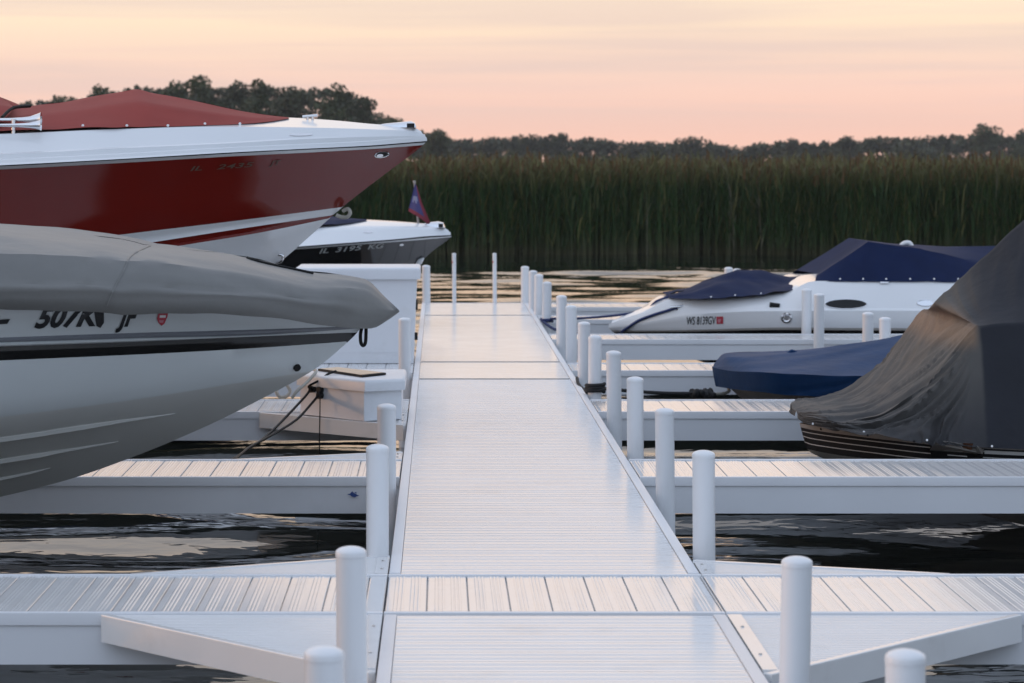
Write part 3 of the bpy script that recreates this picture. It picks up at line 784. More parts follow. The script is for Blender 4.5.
hl = MB(); p0 = onto(ht, 296.5, 367, -.01); p1 = onto(ht, 296.5, 367, .012); hl.tube([p0, p1], .017, 12); hl.done('drain_fitting', M['rubber'], g, 50)
# bow ring and strap
st = MB(); st.tube([P(362, 327, 12), P(360.5, 334, 11.99), P(361, 343, 11.985), P(363.5, 345.5, 11.985), P(365.5, 342, 11.985), P(366, 333, 11.99), P(366, 327, 12)], .008, 8, smooth=5); st.done('bow_strap', M['rubber'], g, 60)
crows = [
 ([(399, 310), (385, 297), (365, 279.5), (314, 272.5), (247, 257), (150, 244), (107, 237), (0, 225), (-300, 196), (E1, 200)], 0.0001, 1, 2),
 ([(397, 311), (385, 300), (365, 284), (314, 279), (247, 266), (150, 252), (107, 246), (0, 236), (-300, 214), (E1, 216)], .84, 2.6, 1.8),
 ([(396.5, 311.5), (385, 303), (365, 290), (314, 287), (256, 276), (200, 268), (130, 260), (0, 252), (-300, 240), (E1, 238)], 1.15, 2.65, 2.3),
 ([(399.3, 311), (385, 309), (365, 305), (314, 301), (256, 292), (200, 289), (130, 286), (0, 284), (-300, 282), (E1, 280)], 1.175, 2.6, 2.4),
 ([(398.8, 312), (388, 316.5), (372, 319.5), (340, 313), (230, 299), (140, 295), (0, 292.5), (E1, 289)], 1.17, 2.55, 2.4),
 ([(397, 313.5), (388, 319.5), (372, 327.5), (340, 325.5), (230, 314), (140, 313), (0, 310), (E1, 307)], 1.09, 2.5, 2.4),
]
crows.append(([(399.2, 312), (392, 317.5), (372, 328.5), (340, 327), (0, 320), (E1, 320)], 0.0, 1, 1))
cf = Loft(12.0, 1, crows, 3, 5.95, ns=110, pw=1.4)
def wr(p, r, s_, side):
    a = .014 * noise.noise(Vector((s_ * 2.2, r * .7, side * 3))) + .006 * noise.noise(Vector((s_ * 7 + r * 2, r * 1.5, side)))
    sag = .02 * math.exp(-((s_ - 1.15) / .05) ** 2) * (-.35)
    k = min(1, s_ * 3)
    return p + Vector((0, -side * a * .6 * k, (a * 1.0 + sag) * k))
cov = cf.part('canvas_cover', 0, 5, [M['canvas_grey']], [0] * 5, g, 40, cap=False, sub=5, disp=wr, bulge=.01)
ct = bvh(cov)
sm = MB(); c = rail_on(ct, [(150, 246), (131, 256), (124, 270), (112, 292), (106, 306)], 0, off=.001); sm.tube(c, .0045, 5); sm.done('cover_seam', M['canvas_grey'], cov)
sm = MB(); c = rail_on(ct, [(247, 258.5), (262, 263), (290, 269), (313, 274)], 0, off=.004); sm.tube(c, .006, 5); sm.done('cover_strap', M['rubber'], cov)

def lift(Yc_, xs, ztop, lab, hbm, zb):
    t = thing('boat_lift', ((xs[0] + xs[1]) / 2, Yc_, WATER), lab, 'boat lift', 'boat lifts under the boats')
    for x in xs:
        for sd_ in (-1, 1):
            mb = MB(); mb.box(x - .04, x + .04, Yc_ + sd_ * hbm - .04, Yc_ + sd_ * hbm + .04, -1.7, ztop, 0, .01); mb.done('leg', M['fascia'], t, 30)
        mb = MB(); mb.box(x - .035, x + .035, Yc_ - hbm + .041, Yc_ + hbm - .041, zb - .16, zb - .06); mb.done('cross_beam', M['alu'], t)
    for sd_ in (-1, 1):
        mb = MB(); mb.box(xs[1] - .3, xs[0] - .15, Yc_ + sd_ * .42 - .06, Yc_ + sd_ * .42 + .06, zb - .058, zb + .05); mb.done('bunk', M['rubber'], t)
lift(12.0, (-2.5, -4.8), -.06, 'white legged boat lift holding up the grey covered motorboat', 1.28, -.22)
lift(15.85, (-2.9, -5.8), .10, 'white legged boat lift holding up the red speedboat', 1.12, -.05)
# ---- red boat
r_ = thing('motor_boat', (-3.8, 15.9, WATER), 'large deep red and white speedboat with a faded red canvas tent cover', 'boat', 'boats moored at the fingers')
rows = [
 ([(421, 131), (414, 127.5), (405, 126), (377, 124.3), (330, 120), (287, 117.5), (200, 116), (0, 116), (E1, 116)], .0001, 1, 2),
 ([(425, 134.5), (412, 131), (377, 129.5), (330, 128), (230, 126.5), (120, 129), (0, 134), (E1, 150)], 1.0, 2.85, 2.25),
 ([(426.5, 137), (412, 135), (377, 135.5), (300, 138), (230, 142), (120, 147), (0, 153), (E1, 180)], 1.13, 2.9, 2.3),
 ([(426.6, 137.5), (412, 135.9), (377, 136.6), (300, 139.2), (230, 143.3), (120, 148.4), (0, 154.5), (E1, 181)], 1.158, 2.9, 2.3),
 ([(426.8, 138.6), (412, 137.8), (370, 140.6), (300, 143.8), (230, 147), (120, 153.2), (0, 159.2), (E1, 190)], 1.168, 2.9, 2.3),
 ([(426.9, 139), (412, 138.4), (370, 141.4), (300, 144.8), (230, 148), (120, 154.2), (0, 160.2), (E1, 191)], 1.19, 2.9, 2.3),
 ([(427, 140), (412, 140), (370, 143.5), (300, 147), (230, 150.5), (120, 157), (0, 163), (E1, 200)], 1.20, 2.9, 2.3),
 ([(427, 141), (412, 142.2), (370, 145.5), (300, 149), (230, 152.5), (120, 159), (0, 165.3), (E1, 203)], 1.215, 2.9, 2.3),
 ([(425.5, 142.5), (412, 143.4), (370, 146.8), (300, 150), (230, 153.7), (120, 160), (0, 166.5), (E1, 204)], 1.215, 2.9, 2.3),
 ([(423, 145), (412, 146), (370, 149), (300, 153), (230, 156.5), (120, 163), (0, 169.5), (E1, 207)], 1.18, 2.9, 2.3),
 ([(342, 207.5), (230, 221.5), (110, 236), (0, 251), (E1, 330)], None, 0, 0),
 ([(333, 215.5), (256, 226.3), (167, 240), (0, 266), (E1, 345)], None, 0, 0),
 ([(330, 218.5), (256, 233.3), (175, 246.5), (0, 277), (E1, 355)], None, 0, 0),
 ([(284, 254), (150, 290), (0, 320), (E1, 400)], .95, 2.9, 2.0),
 ([(427, 141), (423, 145), (385, 174), (342, 207.5), (310, 236), (282, 260), (240, 285), (180, 315), (100, 345), (0, 375), (-300, 430), (E1, 470)], 0.0, 1, 1),
]
lf = Loft(15.9, 1, rows, 7, 7.3, ns=110)
deck = lf.part('deck', 0, 7, [M['gel']], [0] * 7, r_, 9, cap=False, sub=1)
rub = lf.part('rub_rail', 7, 9, [M['rubber'], M['gel']], [0, 1], r_, 30, cap=False)
hull = lf.part('hull', 9, 14, [M['red'], M['gel'], M['gel_bottom']], [0, 1, 0, 1, 1], r_, 26, sub=3, bulge=-.012)
dt = bvh(deck); ht = bvh(hull)
for tx, a_, b_ in (('IL', (190, 170.5), (202, 169.6)), ('2435', (216, 168.9), (254, 166)), ('JT', (268.5, 165.2), (281, 164))): lettering('registration', ht, tx, a_, b_, 4.6, M['letter_dim'], r_, .3, .01)
pf = MB()
c = [onto(ht, x, y, .003) for x, y in ell(381.5, 154.3, 7, 2.6, 20, -.12)]; pf.add(c, [tuple(range(20))], 1)
pf.tube(c + [c[0]], .004, 6, 0, caps=False); c = [onto(ht, x, y, .006) for x, y in ell(379.5, 155.0, 3.4, 1.6, 14, -.1)]; pf.add(c, [tuple(range(14))], 0)
pf.done('bow_fitting', [M['chrome'], M['rubber']], r_, 50)
pf = MB(); c = [onto(dt, x, y, .004) for x, y in ell(301, 135, 12, 1.2, 16, -.02)]; pf.add(c, [tuple(range(16))]); pf.done('deck_plate', M['chrome'], r_)
# bow light: low wedge with a dark lens
bl = MB(); Yb = 15.9; secs = [(377, 125.0, .5), (384, 123.6, 1.2), (400, 122, 2.2), (411, 120.8, 2.8), (415, 122.5, 2.7), (416.3, 126, 2.4)]
v = []; n_ = 10
for px, top, wv in secs:
    pb_ = P(px, 127.5, Yb); pt_ = P(px, top, Yb); hw = wv * .022
    for k in range(n_):
        a = math.pi * k / (n_ - 1); v.append((pb_.x, Yb - hw * math.cos(a), lerp(pb_.z, pt_.z, math.sin(a) ** .6)))
f = [(i * n_ + k, (i + 1) * n_ + k, (i + 1) * n_ + k + 1, i * n_ + k + 1) for i in range(len(secs) - 1) for k in range(n_ - 1)] + [tuple((len(secs) - 1) * n_ + k for k in range(n_))]
bl.add(v, f); o = bl.done('bow_light', M['chrome'], r_, 50)
ln = MB(); a = P(407, 123.5, Yb); b_ = P(414.5, 127.3, Yb); ln.box(a.x, b_.x, Yb - .072, Yb - .05, b_.z, a.z); ln.done('lens', M['glass'], o)
# deck cleats
for px, py in ((310, 118),):
    cl = MB(); p = onto(dt, px, py + 2, 0) or P(px, py + 2, 15.8)
    cl.tube([(p.x - .045, p.y, p.z + .02), (p.x + .045, p.y, p.z + .028)], .008, 8); cl.tube([(p.x - .015, p.y, p.z - .02), (p.x - .015, p.y, p.z + .02)], .008, 8); cl.tube([(p.x + .015, p.y, p.z - .02), (p.x + .015, p.y, p.z + .022)], .008, 8)
    cl.done('cleat', M['chrome'], r_, 50)
# bow eye and rope loop under the bow
el = MB(); el.tube([P(343, 211, 15.9), P(348, 209, 15.88), P(350, 213, 15.87), P(347, 217, 15.88), P(341, 217, 15.9), P(336, 215, 15.9)], .012, 8, smooth=5); el.done('bow_rope_loop', M['rope_white'], r_, 60)
el = MB(); el.tube([P(274, 258, 15.9), P(278, 254.5, 15.86), P(283, 256, 15.85), P(281, 261, 15.86), P(276, 263, 15.9)], .009, 8, smooth=5); el.done('keel_ring', M['chrome'], r_, 60)
# red cover: ridge and lower edges
def lin_pts(p, k): return [p[i].lerp(p[i + 1], j / k) for i in range(len(p) - 1) for j in range(k)] + [p[-1]]
def grid_cover(name, stations, parent, m, nu=6, nv=(10, 8), wrinkle=None, smooth=60, Yc=None, cat_pts=cat_pts):
    """stations: [(lower, shoulder, ridge)] as 3-D points of the near side; mirrored about Yc"""
    L = cat_pts([s_[0] for s_ in stations], nu); Sh = cat_pts([s_[1] for s_ in stations], nu); Rg = cat_pts([s_[2] for s_ in stations], nu)
    nj = len(L); prof = []
    for j in range(nj):
        c = [L[j].lerp(Sh[j], k / nv[0]) for k in range(nv[0])] + [Sh[j].lerp(Rg[j], k / nv[1]) for k in range(nv[1] + 1)]
        prof.append(c)
    ni = len(prof[0]); v = []; f = []
    for side in (1, -1):
        b = len(v)
        for j in range(nj):
            for i in range(ni):
                p = prof[j][i].copy()
                if wrinkle: p = wrinkle(p, j / (nj - 1), i / (ni - 1), side)
                if side < 0: p.y = 2 * Yc - p.y
                v.append(p)
        for j in range(nj - 1):
            for i in range(ni - 1):
                q = (b + j * ni + i, b + (j + 1) * ni + i, b + (j + 1) * ni + i + 1, b + j * ni + i + 1)
                f.append(q if side > 0 else q[::-1])
    return build(name, v, f, m, parent, None, smooth, weld=5e-4)
Yc = 15.9
ST = []
for lo, sh, rg, Yl, Ys in (((289, 118.3), (289, 117.9), (288, 117.3), 15.8, 15.85), ((256, 123), (255, 118), (250, 112.5), 15.45, 15.6), ((200, 125.5), (200, 112), (195, 101), 15.2, 15.4),
    ((160, 126.5), (160, 106), (155, 93.5), 15.1, 15.35), ((135, 127), (135, 103), (135, 89.3), 15.05, 15.35), ((110, 127.5), (110, 106), (112, 93.2), 15.0, 15.35),
    ((70, 128.5), (70, 112), (70, 101), 14.98, 15.3), ((40, 129.5), (40, 115), (38, 105), 14.95, 15.3), ((-10, 131.5), (-8, 120), (-8, 112.5), 14.92, 15.3), ((-60, 134), (-60, 126), (-60, 119), 14.9, 15.3)):
    ST.append((P(*lo, Yl), P(*sh, Ys), P(*rg, Yc)))
def wr2(p, u, v, side): return p + Vector((0, 0, .008 * noise.noise(Vector((u * 9, v * 3, side))) * (1 - abs(2 * u - 1) * .5)))
rc = grid_cover('canvas_cover', ST, r_, M['canvas_red'], 6, (6, 6), wr2, 50, Yc)
ST = []
for lo, sh, rg, Yl, Ys in (((14, 108), (13, 106.5), (12, 105.5), 15.3, 15.4), ((-5, 122), (-5, 106), (-5, 95), 15.0, 15.3), ((-80, 128), (-80, 95), (-80, 72), 14.9, 15.25), ((-300, 140), (-300, 90), (-300, 62), 14.85, 15.2), ((-700, 158), (-700, 110), (-700, 90), 14.85, 15.2)):
    ST.append((P(*lo, Yl), P(*sh, Ys), P(*rg, Yc)))
o = grid_cover('rear_canvas_cover', ST, r_, M['canvas_red'], 6, (6, 6), wr2, 50, Yc)
rct = bvh(rc)
for px in (83, 127, 168, 205, 240):
    sn = MB(); p = onto(rct, px, 125.8 if px < 200 else 124.0, .0) or P(px, 126, 15.0); sn.tube([p, p + Vector((0, -.008, .002))], .008, 8); sn.done('snap', M['snap'], rc, 50)
sp = MB(); sp.tube([P(2, 117.5, 15.05), P(13, 108, 15.2), P(30, 106, 15.35)], .010, 6, smooth=4); sp.done('strap', M['rubber'], rc)
# twin trumpet horn on the deck
hn = MB()
for cy, Yh, x0 in ((120, 14.98, -30), (125.3, 14.90, -30)):
    prof = [(-35, 1.6), (0, 1.9), (12, 2.1), (22, 2.7), (30, 3.6), (36, 4.8), (39.5, 6.2), (41, 7.2)]
    if cy > 122: prof = [(a, b * .8) for a, b in prof]
    pts = [P(a, cy + (-.9 if cy < 122 else -.2) * (a > 30), Yh) for a, b in prof]
    hn.tube(pts, [b * Yh / F for a, b in prof], 16, caps=False)
hn.tube([P(13.5, 134, 14.95), P(13.5, 119, 14.95)], .013, 8); hn.tube([P(-20, 134, 14.95), P(-20, 119, 14.95)], .013, 8)
hn.done('twin_trumpet_horn', M['chrome'], r_, 60)

# ---- black boat with pennant
k_ = thing('motor_boat', (-3.0, 26.5, WATER), 'black hulled white decked speedboat flying a small pennant at its bow', 'boat', 'boats moored at the fingers')
E2 = -400
rows = [
 ([(448, 230), (440, 225.5), (422, 223.3), (385, 220.5), (362, 219.3), (326, 218), (200, 217), (E2, 217)], .0001, 1, 2),
 ([(450.5, 232), (430, 228.5), (400, 227), (330, 228), (280, 231), (E2, 250)], .85, 2.7, 2.2),
 ([(452, 235), (430, 236), (400, 238.8), (345, 243), (298, 246.5), (200, 253), (E2, 280)], 1.14, 2.8, 2.3),
 ([(451.8, 236), (430, 237.5), (400, 240.2), (345, 244.3), (298, 247.8), (200, 254.5), (E2, 282)], 1.15, 2.8, 2.3),
 ([(451, 237.2), (430, 239), (400, 241.5), (345, 245.7), (298, 249.3), (200, 256), (E2, 284)], 1.12, 2.8, 2.3),
 ([(419, 262.5), (360, 280), (280, 296), (E2, 330)], .92, 2.8, 2.0),
 ([(452, 236), (449.5, 238.5), (434, 250), (417, 264.5), (395, 279), (360, 297), (280, 326), (100, 370), (E2, 400)], 0.0, 1, 1),
]
lf = Loft(26.5, 1, rows, 2, 7.0, ns=80)
deck = lf.part('deck', 0, 2, [M['gel']], [0, 0], k_, 60, cap=False, sub=4)
lf.part('rub_rail', 2, 4, [M['rubber'], M['gel']], [0, 1], k_, 30, cap=False)
hull = lf.part('hull', 4, 6, [M['black'], M['gel_bottom']], [0, 0], k_, 26, sub=4, bulge=-.01)
ht = bvh(hull); dt = bvh(deck)
for tx, a_, b_ in (('IL', (319, 253.2), (328.5, 252.4)), ('3195', (335, 251.9), (362, 249.4)), ('KG', (367.5, 249), (384, 247.4))): lettering('registration', ht, tx, a_, b_, 4.6, M['letter_pale'], k_, .3, .012)
decal('bow_eye', ht, [ell(401.5, 244.6, 2.2, 1.1, 12, -.1)], M['chrome'], k_)
decal('deck_plate', dt, [ell(368, 232.3, 5, .9, 12)], M['chrome'], k_)
fin = MB(); fin.tube([P(415, 266, 26.5), P(420, 261.5, 26.47), P(424, 258, 26.46)], [.02, .03, .006], 8); fin.done('keel_guard', M['gel'], k_, 60)
bl = MB(); v = []; secs = [(420, 224.6, .5), (428, 222.4, 1.8), (438, 221.2, 2.6), (443.5, 222.5, 2.6), (445, 226.5, 2.0)]
for px, top, wv in secs:
    pb_ = P(px, 227.5, 26.5); pt_ = P(px, top, 26.5); hw = wv * .03
    for q in range(n_):
        a = math.pi * q / (n_ - 1); v.append((pb_.x, 26.5 - hw * math.cos(a), lerp(pb_.z, pt_.z, math.sin(a) ** .6)))
bl.add(v, [(i * n_ + q, (i + 1) * n_ + q, (i + 1) * n_ + q + 1, i * n_ + q + 1) for i in range(len(secs) - 1) for q in range(n_ - 1)] + [tuple((len(secs) - 1) * n_ + q for q in range(n_))]); o = bl.done('bow_light', M['chrome'], k_, 50)
ln = MB(); a = P(438.5, 223.5, 26.5); b_ = P(443, 226.8, 26.5); ln.box(a.x, b_.x, 26.5 - .1, 26.5 - .075, b_.z, a.z); ln.done('lens', M['glass'], o)
ST = []
for lo, sh, rg, Yl, Ys in (((367, 220.6), (366.8, 220), (366, 219.2), 26.4, 26.45), ((345, 223.5), (344, 220), (342, 217.5), 26.1, 26.25), ((326, 224.5), (325, 220), (322, 215), 25.9, 26.15), ((280, 226), (280, 214), (278, 206), 25.75, 26.1), ((100, 232), (100, 212), (100, 200), 25.6, 26.0), ((-300, 245), (-300, 225), (-300, 215), 25.6, 26.0)):
    ST.append((P(*lo, Yl), P(*sh, Ys), P(*rg, 26.5)))
grid_cover('canvas_cover', ST, k_, M['canvas_navy'], 5, (4, 4), wr2, 50, 26.5)
fp = MB(); fp.tube([P(418.5, 226, 26.5), P(414.3, 182, 26.5)], [.012, .009], 8); fp.tube([P(414.5, 183, 26.5), P(414.2, 180.5, 26.5)], .014, 8); pole = fp.done('flagpole', M['tan'], k_, 60)
fl = MB()                              # hanging pennant: hoist up the pole, fly drooping to the right
hoist = [(414.8, 184.5), (413, 192), (411, 201), (408.3, 211)]; fly_t = [(416.8, 185.5), (420, 197), (425, 212), (432.5, 227)]
nu, nv = 14, 8; v = []
for i in range(nu + 1):
    t = i / nu
    a = cat_pts([Vector((*p, 0)) for p in hoist], 6); b_ = cat_pts([Vector((*p, 0)) for p in fly_t], 6)
    def at_(c, t): 
        x = t * (len(c) - 1); j = min(int(x), len(c) - 2); return c[j].lerp(c[j + 1], x - j)
    top = at_([Vector((414.6, 184.5, 0)), Vector((411, 200, 0)), Vector((408.3, 211, 0))], t); bot = at_([Vector((416.5, 185, 0)), Vector((422, 203, 0)), Vector((432.5, 227.5, 0))], t)
    for j in range(nv + 1):
        p = top.lerp(bot, j / nv); w = .035 * math.sin(j / nv * 7 + t * 2) * t
        v.append(P(p.x, p.y - 2.5 * math.sin(math.pi * j / nv) * t * .3, 26.47 + w))
f = []; fm = []
for i in range(nu):
    for j in range(nv):
        f.append((i * (nv + 1) + j, i * (nv + 1) + j + 1, (i + 1) * (nv + 1) + j + 1, (i + 1) * (nv + 1) + j))
        edge = j >= nv - 2 or i >= nu - 2; fm.append(1 if edge else (2 if 5 <= i <= 6 + (j % 2) and j in (1, 2, 3, 4) else 0))
build('pennant', v, f, [M['flag_blue'], M['flag_red'], M['flag_white']], pole, fm, 60)

# ---- white cruiser on the right
w_ = thing('cabin_cruiser', (4.6, 26.2, WATER), 'white cabin cruiser with navy covers and an oval side port', 'boat', 'boats moored at the fingers')
E3 = 1350
rows = [
 ([(612, 321), (630, 313), (647, 306), (660, 299), (672, 295), (700, 290), (760, 286), (813, 274), (900, 272), (E3, 272)], .0001, 1, 2),
 ([(609, 324), (628, 317), (645, 311.5), (656, 305), (668, 299.5), (700, 299.5), (760, 296.5), (785, 293.5), (800, 286), (813, 281), (868, 281), (956, 281), (E3, 284)], .86, 2.4, 2.4),
 ([(608.5, 327), (640, 321), (700, 311), (760, 308.5), (850, 308), (956, 308.5), (E3, 312)], .98, 2.4, 2.4),
 ([(608.8, 328.5), (640, 324), (700, 314), (760, 311.2), (850, 310.5), (956, 311), (E3, 315)], 1.0, 2.4, 2.4),
 ([(611, 331), (660, 330.5), (800, 327.6), (956, 328.3), (E3, 333)], .97, 2.4, 2.3),
 ([(613, 332), (660, 332), (800, 330.0), (956, 330.8), (E3, 336)], .965, 2.4, 2.3),
 ([(618, 334), (660, 335.5), (800, 336), (956, 337), (E3, 342)], .90, 2.4, 2.2),
 ([(608.5, 328), (613, 332), (630, 340), (670, 352), (730, 370), (800, 388), (E3, 405)], 0.0, 1, 1),
]
lf = Loft(26.2, -1, rows, 2, 7.0, ns=90, pw=1.5)
deck = lf.part('deck', 0, 2, [M['gel']], [0, 0], w_, 40, cap=False, sub=4, bulge=.01)
hull = lf.part('hull', 2, 7, [M['gel'], M['tan'], M['black']], [0, 0, 1, 2, 2], w_, 35, sub=3)
ht = bvh(hull, deck)
lettering('registration', ht, 'WS 8139GV', (687, 324.6), (716, 324.0), 8.0, M['letter'], w_, .12, .012)
decal('sticker', ht, [[(716.5, 316.5), (723.3, 316.3), (723.3, 323.6), (716.8, 323.8)], [(717.8, 319), (721.5, 318.7), (720.5, 322.5), (718.3, 322.6)]], [M['sticker_red'], M['sticker_pink']], w_, [0, 1], off=.006)
def port(name, cx, cy, rx, ry, rot, inner, rr=.005):
    mb = MB(); c = [onto(ht, x, y, .003) for x, y in ell(cx, cy, rx, ry, 28, rot)]
    mb.add(c, [tuple(range(28))], 0); mb.tube(c + [c[0]], rr, 6, 1, caps=False)
    return mb.done(name, [inner, M['chrome']], w_, 50)
port('oval_port', 846, 304.2, 21, 4.9, .0, M['glass']); port('vent_port', 925.5, 303, 8.5, 3, 0, M['chrome']); port('round_port', 786.5, 317.5, 4.3, 4.3, 0, M['chrome'], .014)
mb = MB(); p = onto(ht, 770, 305, .0); mb.tube([p, p + Vector((.09, -.03, -.005))], [.028, .02], 10); mb.done('nav_light', M['rubber'], w_, 50)
mb = MB(); p = onto(ht, 884, 282.8, .0) or P(884, 283, 25.35); mb.tube([p + Vector((-.04, -.01, 0)), p + Vector((.04, -.01, 0))], .012, 8); mb.done('side_cleat', M['chrome'], w_, 50)
mb = MB(); p = onto(ht, 677, 309.5, .0); mb.tube([p + Vector((-.07, -.012, .02)), p + Vector((.06, -.012, .035))], .012, 8); mb.tube([p, p + Vector((0, -.012, .03))], .012, 6); mb.done('bow_cleat', M['chrome'], w_, 50)
Yc = 26.2; ST = []
for lo, sh, rg, Yl, Ys in (((670, 298), (669, 296.5), (667, 295.5), 25.75, 25.9), ((694, 299), (692, 292), (688, 289.5), 25.5, 25.8), ((715, 298), (713, 285), (708, 280), 25.42, 25.8), ((738, 296.5), (737, 280), (737.5, 269), 25.38, 25.85),
    ((760, 295), (760, 283), (765, 271.5), 25.35, 25.8), ((780, 292), (780, 286), (790, 276.5), 25.36, 25.75), ((800, 287), (800, 284), (815, 277), 25.4, 25.7)):
    ST.append((P(*lo, Yl), P(*sh, Ys), P(*rg, Yc)))
def wr3(p, u, v, side): return p + Vector((0, 0, .022 * noise.noise(Vector((u * 7 + v * 2, v * 4, side)))))
bc = grid_cover('bow_cover', ST, w_, M['canvas_navy'], 6, (6, 6), wr3, 40, Yc, lin_pts)
ST = []
for lo, sh, rg, Yl, Ys in (((815, 281.5), (816, 276), (817, 274.5), 25.36, 25.5), ((840, 281.5), (843, 259), (843, 257.5), 25.33, 25.55), ((868, 281.6), (868, 241.8), (868, 240.8), 25.32, 25.6), ((920, 281.8), (920, 248.5), (905, 244.3), 25.32, 25.6),
    ((956, 282), (950, 255.5), (950, 246.5), 25.32, 25.6), ((1000, 282.5), (990, 266), (998, 246), 25.32, 25.6), ((1080, 283), (1070, 276), (1070, 255), 25.32, 25.6), ((1330, 285), (1330, 279), (1330, 262), 25.32, 25.6)):
    ST.append((P(*lo, Yl), P(*sh, Ys), P(*rg, Yc)))
mc = grid_cover('cockpit_cover', ST, w_, M['canvas_navy'], 6, (8, 6), lambda p, u, v, sd_: p + Vector((0, 0, .008 * noise.noise(Vector((u * 12, v * 3, 1))))), 20, Yc, lin_pts)
mct = bvh(mc, bc)
for px in (840, 863, 886, 910, 934, 958): 
    sn = MB(); p = onto(mct, px, 279, 0) or P(px, 279, 25.3); sn.tube([p, p + Vector((0, -.01, .002))], .009, 8); sn.done('snap', M['snap'], mc, 50)
for px, py in ((711, 297), (735, 295.3), (761, 293.6)):
    sn = MB(); p = onto(mct, px, py, 0) or P(px, py, 25.3); sn.tube([p, p + Vector((0, -.01, .002))], .009, 8); sn.done('snap', M['snap'], bc, 50)
dm = MB(); p = P(906, 246, 26.1); dm.tube([p + Vector((-.06, 0, -.02)), p + Vector((-.03, 0, .02)), p + Vector((.03, 0, .03)), p + Vector((.06, 0, -.02))], [.022, .03, .03, .026], 12, smooth=3); dm.done('mast_light', M['snap'], w_, 60)

# ---- blue covered boat
b_t = thing('fishing_boat', (4.2, 19.4, WATER), 'low boat wrapped in a bright blue tarp cover', 'boat', 'boats moored at the fingers')
rows = [
 ([(724, 372), (760, 368), (E3, 366)], .0001, 1, 2),
 ([(720, 376), (740, 378), (830, 384), (E3, 392)], .74, 1.2, 2.4),
 ([(730, 388), (760, 394), (830, 402), (E3, 408)], .70, 1.3, 2.2),
 ([(720, 376), (726, 384), (733, 391), (750, 405), (790, 425), (860, 450), (E3, 475)], 0.0, 1, 1),
]
lf = Loft(19.4, -1, rows, 1, 4.6, ns=60); lf.part('hull', 0, 3, [M['alu']], [0, 0, 0], b_t, 30, sub=3)
rows = [
 ([(714, 364), (719, 358), (727, 353), (767, 352), (810, 349), (850, 344), (905, 335), (960, 324), (1040, 316), (E3, 322)], .0001, 1, 2),
 ([(713.3, 366), (719, 362), (728, 357), (767, 357.5), (810, 357), (860, 354.5), (920, 346), (1000, 335), (E3, 332)], .30, .3, 2.2),
 ([(712, 367), (720, 369), (760, 372), (810, 375), (900, 377), (1000, 376), (E3, 374)], .87, .45, 2.4),
 ([(716, 385), (727, 387), (760, 391.5), (790, 395.5), (830, 398), (900, 401), (E3, 405)], .80, .45, 2.4),
 ([(712, 367), (716, 386.5), (760, 392), (790, 397), (830, 399), (900, 402), (E3, 406)], 0.0, 1, 1),
]
def wr4(p, r, s_, side):
    a = .010 * noise.noise(Vector((s_ * 1.5 + r * .8, r * 1.1, side * 2))) + .014 * (.5 - abs(noise.noise(Vector((s_ * 2.2 + r * 1.6, r * .7, side)))) * 2)
    a *= min(1, s_ * 2 + .15); return p + Vector((0, -side * a, a * .6))
cf = Loft(19.4, -1, rows, 2, 4.65, ns=110, pw=1.3)
o = cf.part('tarp_cover', 0, 3, [M['canvas_blue']], [0] * 3, b_t, 28, cap=False, sub=7, disp=wr4)
cl = MB(); p = P(792, 349.5, 19.3); cl.tube([p + Vector((-.03, 0, -.03)), p + Vector((0, 0, -.01)), p + Vector((.04, 0, -.03))], .012, 8, smooth=3); cl.done('tie_knot', M['canvas_blue'], b_t, 50)

# ---- charcoal covered fishing boat
p_t = thing('fishing_boat', (4.6, 15.8, WATER), 'dark striped fishing boat under a tall charcoal tent cover at right', 'boat', 'boats moored at the fingers')
E4 = 1500
rows = [
 ([(801, 424), (830, 424), (930, 430), (E4, 440)], .0001, 1, 2),
 ([(799.5, 423), (812, 425.5), (870, 433), (930, 440), (1024, 446), (E4, 462)], 1.0, 1.1, 2.6),
 ([(800.5, 428), (812, 430.5), (870, 438), (930, 444.5), (1024, 450.5), (E4, 467)], 1.0, 1.15, 2.6),
 ([(801.5, 431), (812, 433.0), (870, 440.5), (930, 447), (1024, 453), (E4, 470)], None, 0, 0),
 ([(801.7, 431.6), (812, 433.7), (870, 441.3), (930, 447.9), (1024, 454), (E4, 471)], None, 0, 0),
 ([(803, 436), (812, 438.2), (870, 446.2), (930, 453), (1024, 459), (E4, 477)], None, 0, 0),
 ([(803.3, 436.7), (812, 439), (870, 447.0), (930, 453.9), (1024, 460), (E4, 478)], None, 0, 0),
 ([(805, 442), (812, 444), (870, 452), (930, 459), (1024, 466), (E4, 484)], None, 0, 0),
 ([(805.3, 442.7), (812, 444.8), (870, 452.8), (930, 459.9), (1024, 467), (E4, 485)], None, 0, 0),
 ([(807, 448), (825, 452), (870, 459), (930, 467), (1024, 476), (E4, 492)], .93, 1.0, 2.4),
 ([(799.5, 423.5), (801.5, 431), (804, 440), (807, 449), (820, 457), (860, 476), (930, 500), (1024, 525), (1150, 545), (E4, 560)], 0.0, 1, 1),
]
lf = Loft(15.8, -1, rows, 1, 5.6, ns=100, pw=1.6)
deck = lf.part('gunwale', 0, 2, [M['hull_dark'], M['tan']], [0, 1], p_t, 30, cap=False)
hull = lf.part('hull', 2, 10, [M['hull_dark'], M['silver'], M['gel_bottom']], [0, 1, 0, 1, 0, 1, 0, 2], p_t, 26, sub=2)
ht = bvh(hull, deck)
sp = []
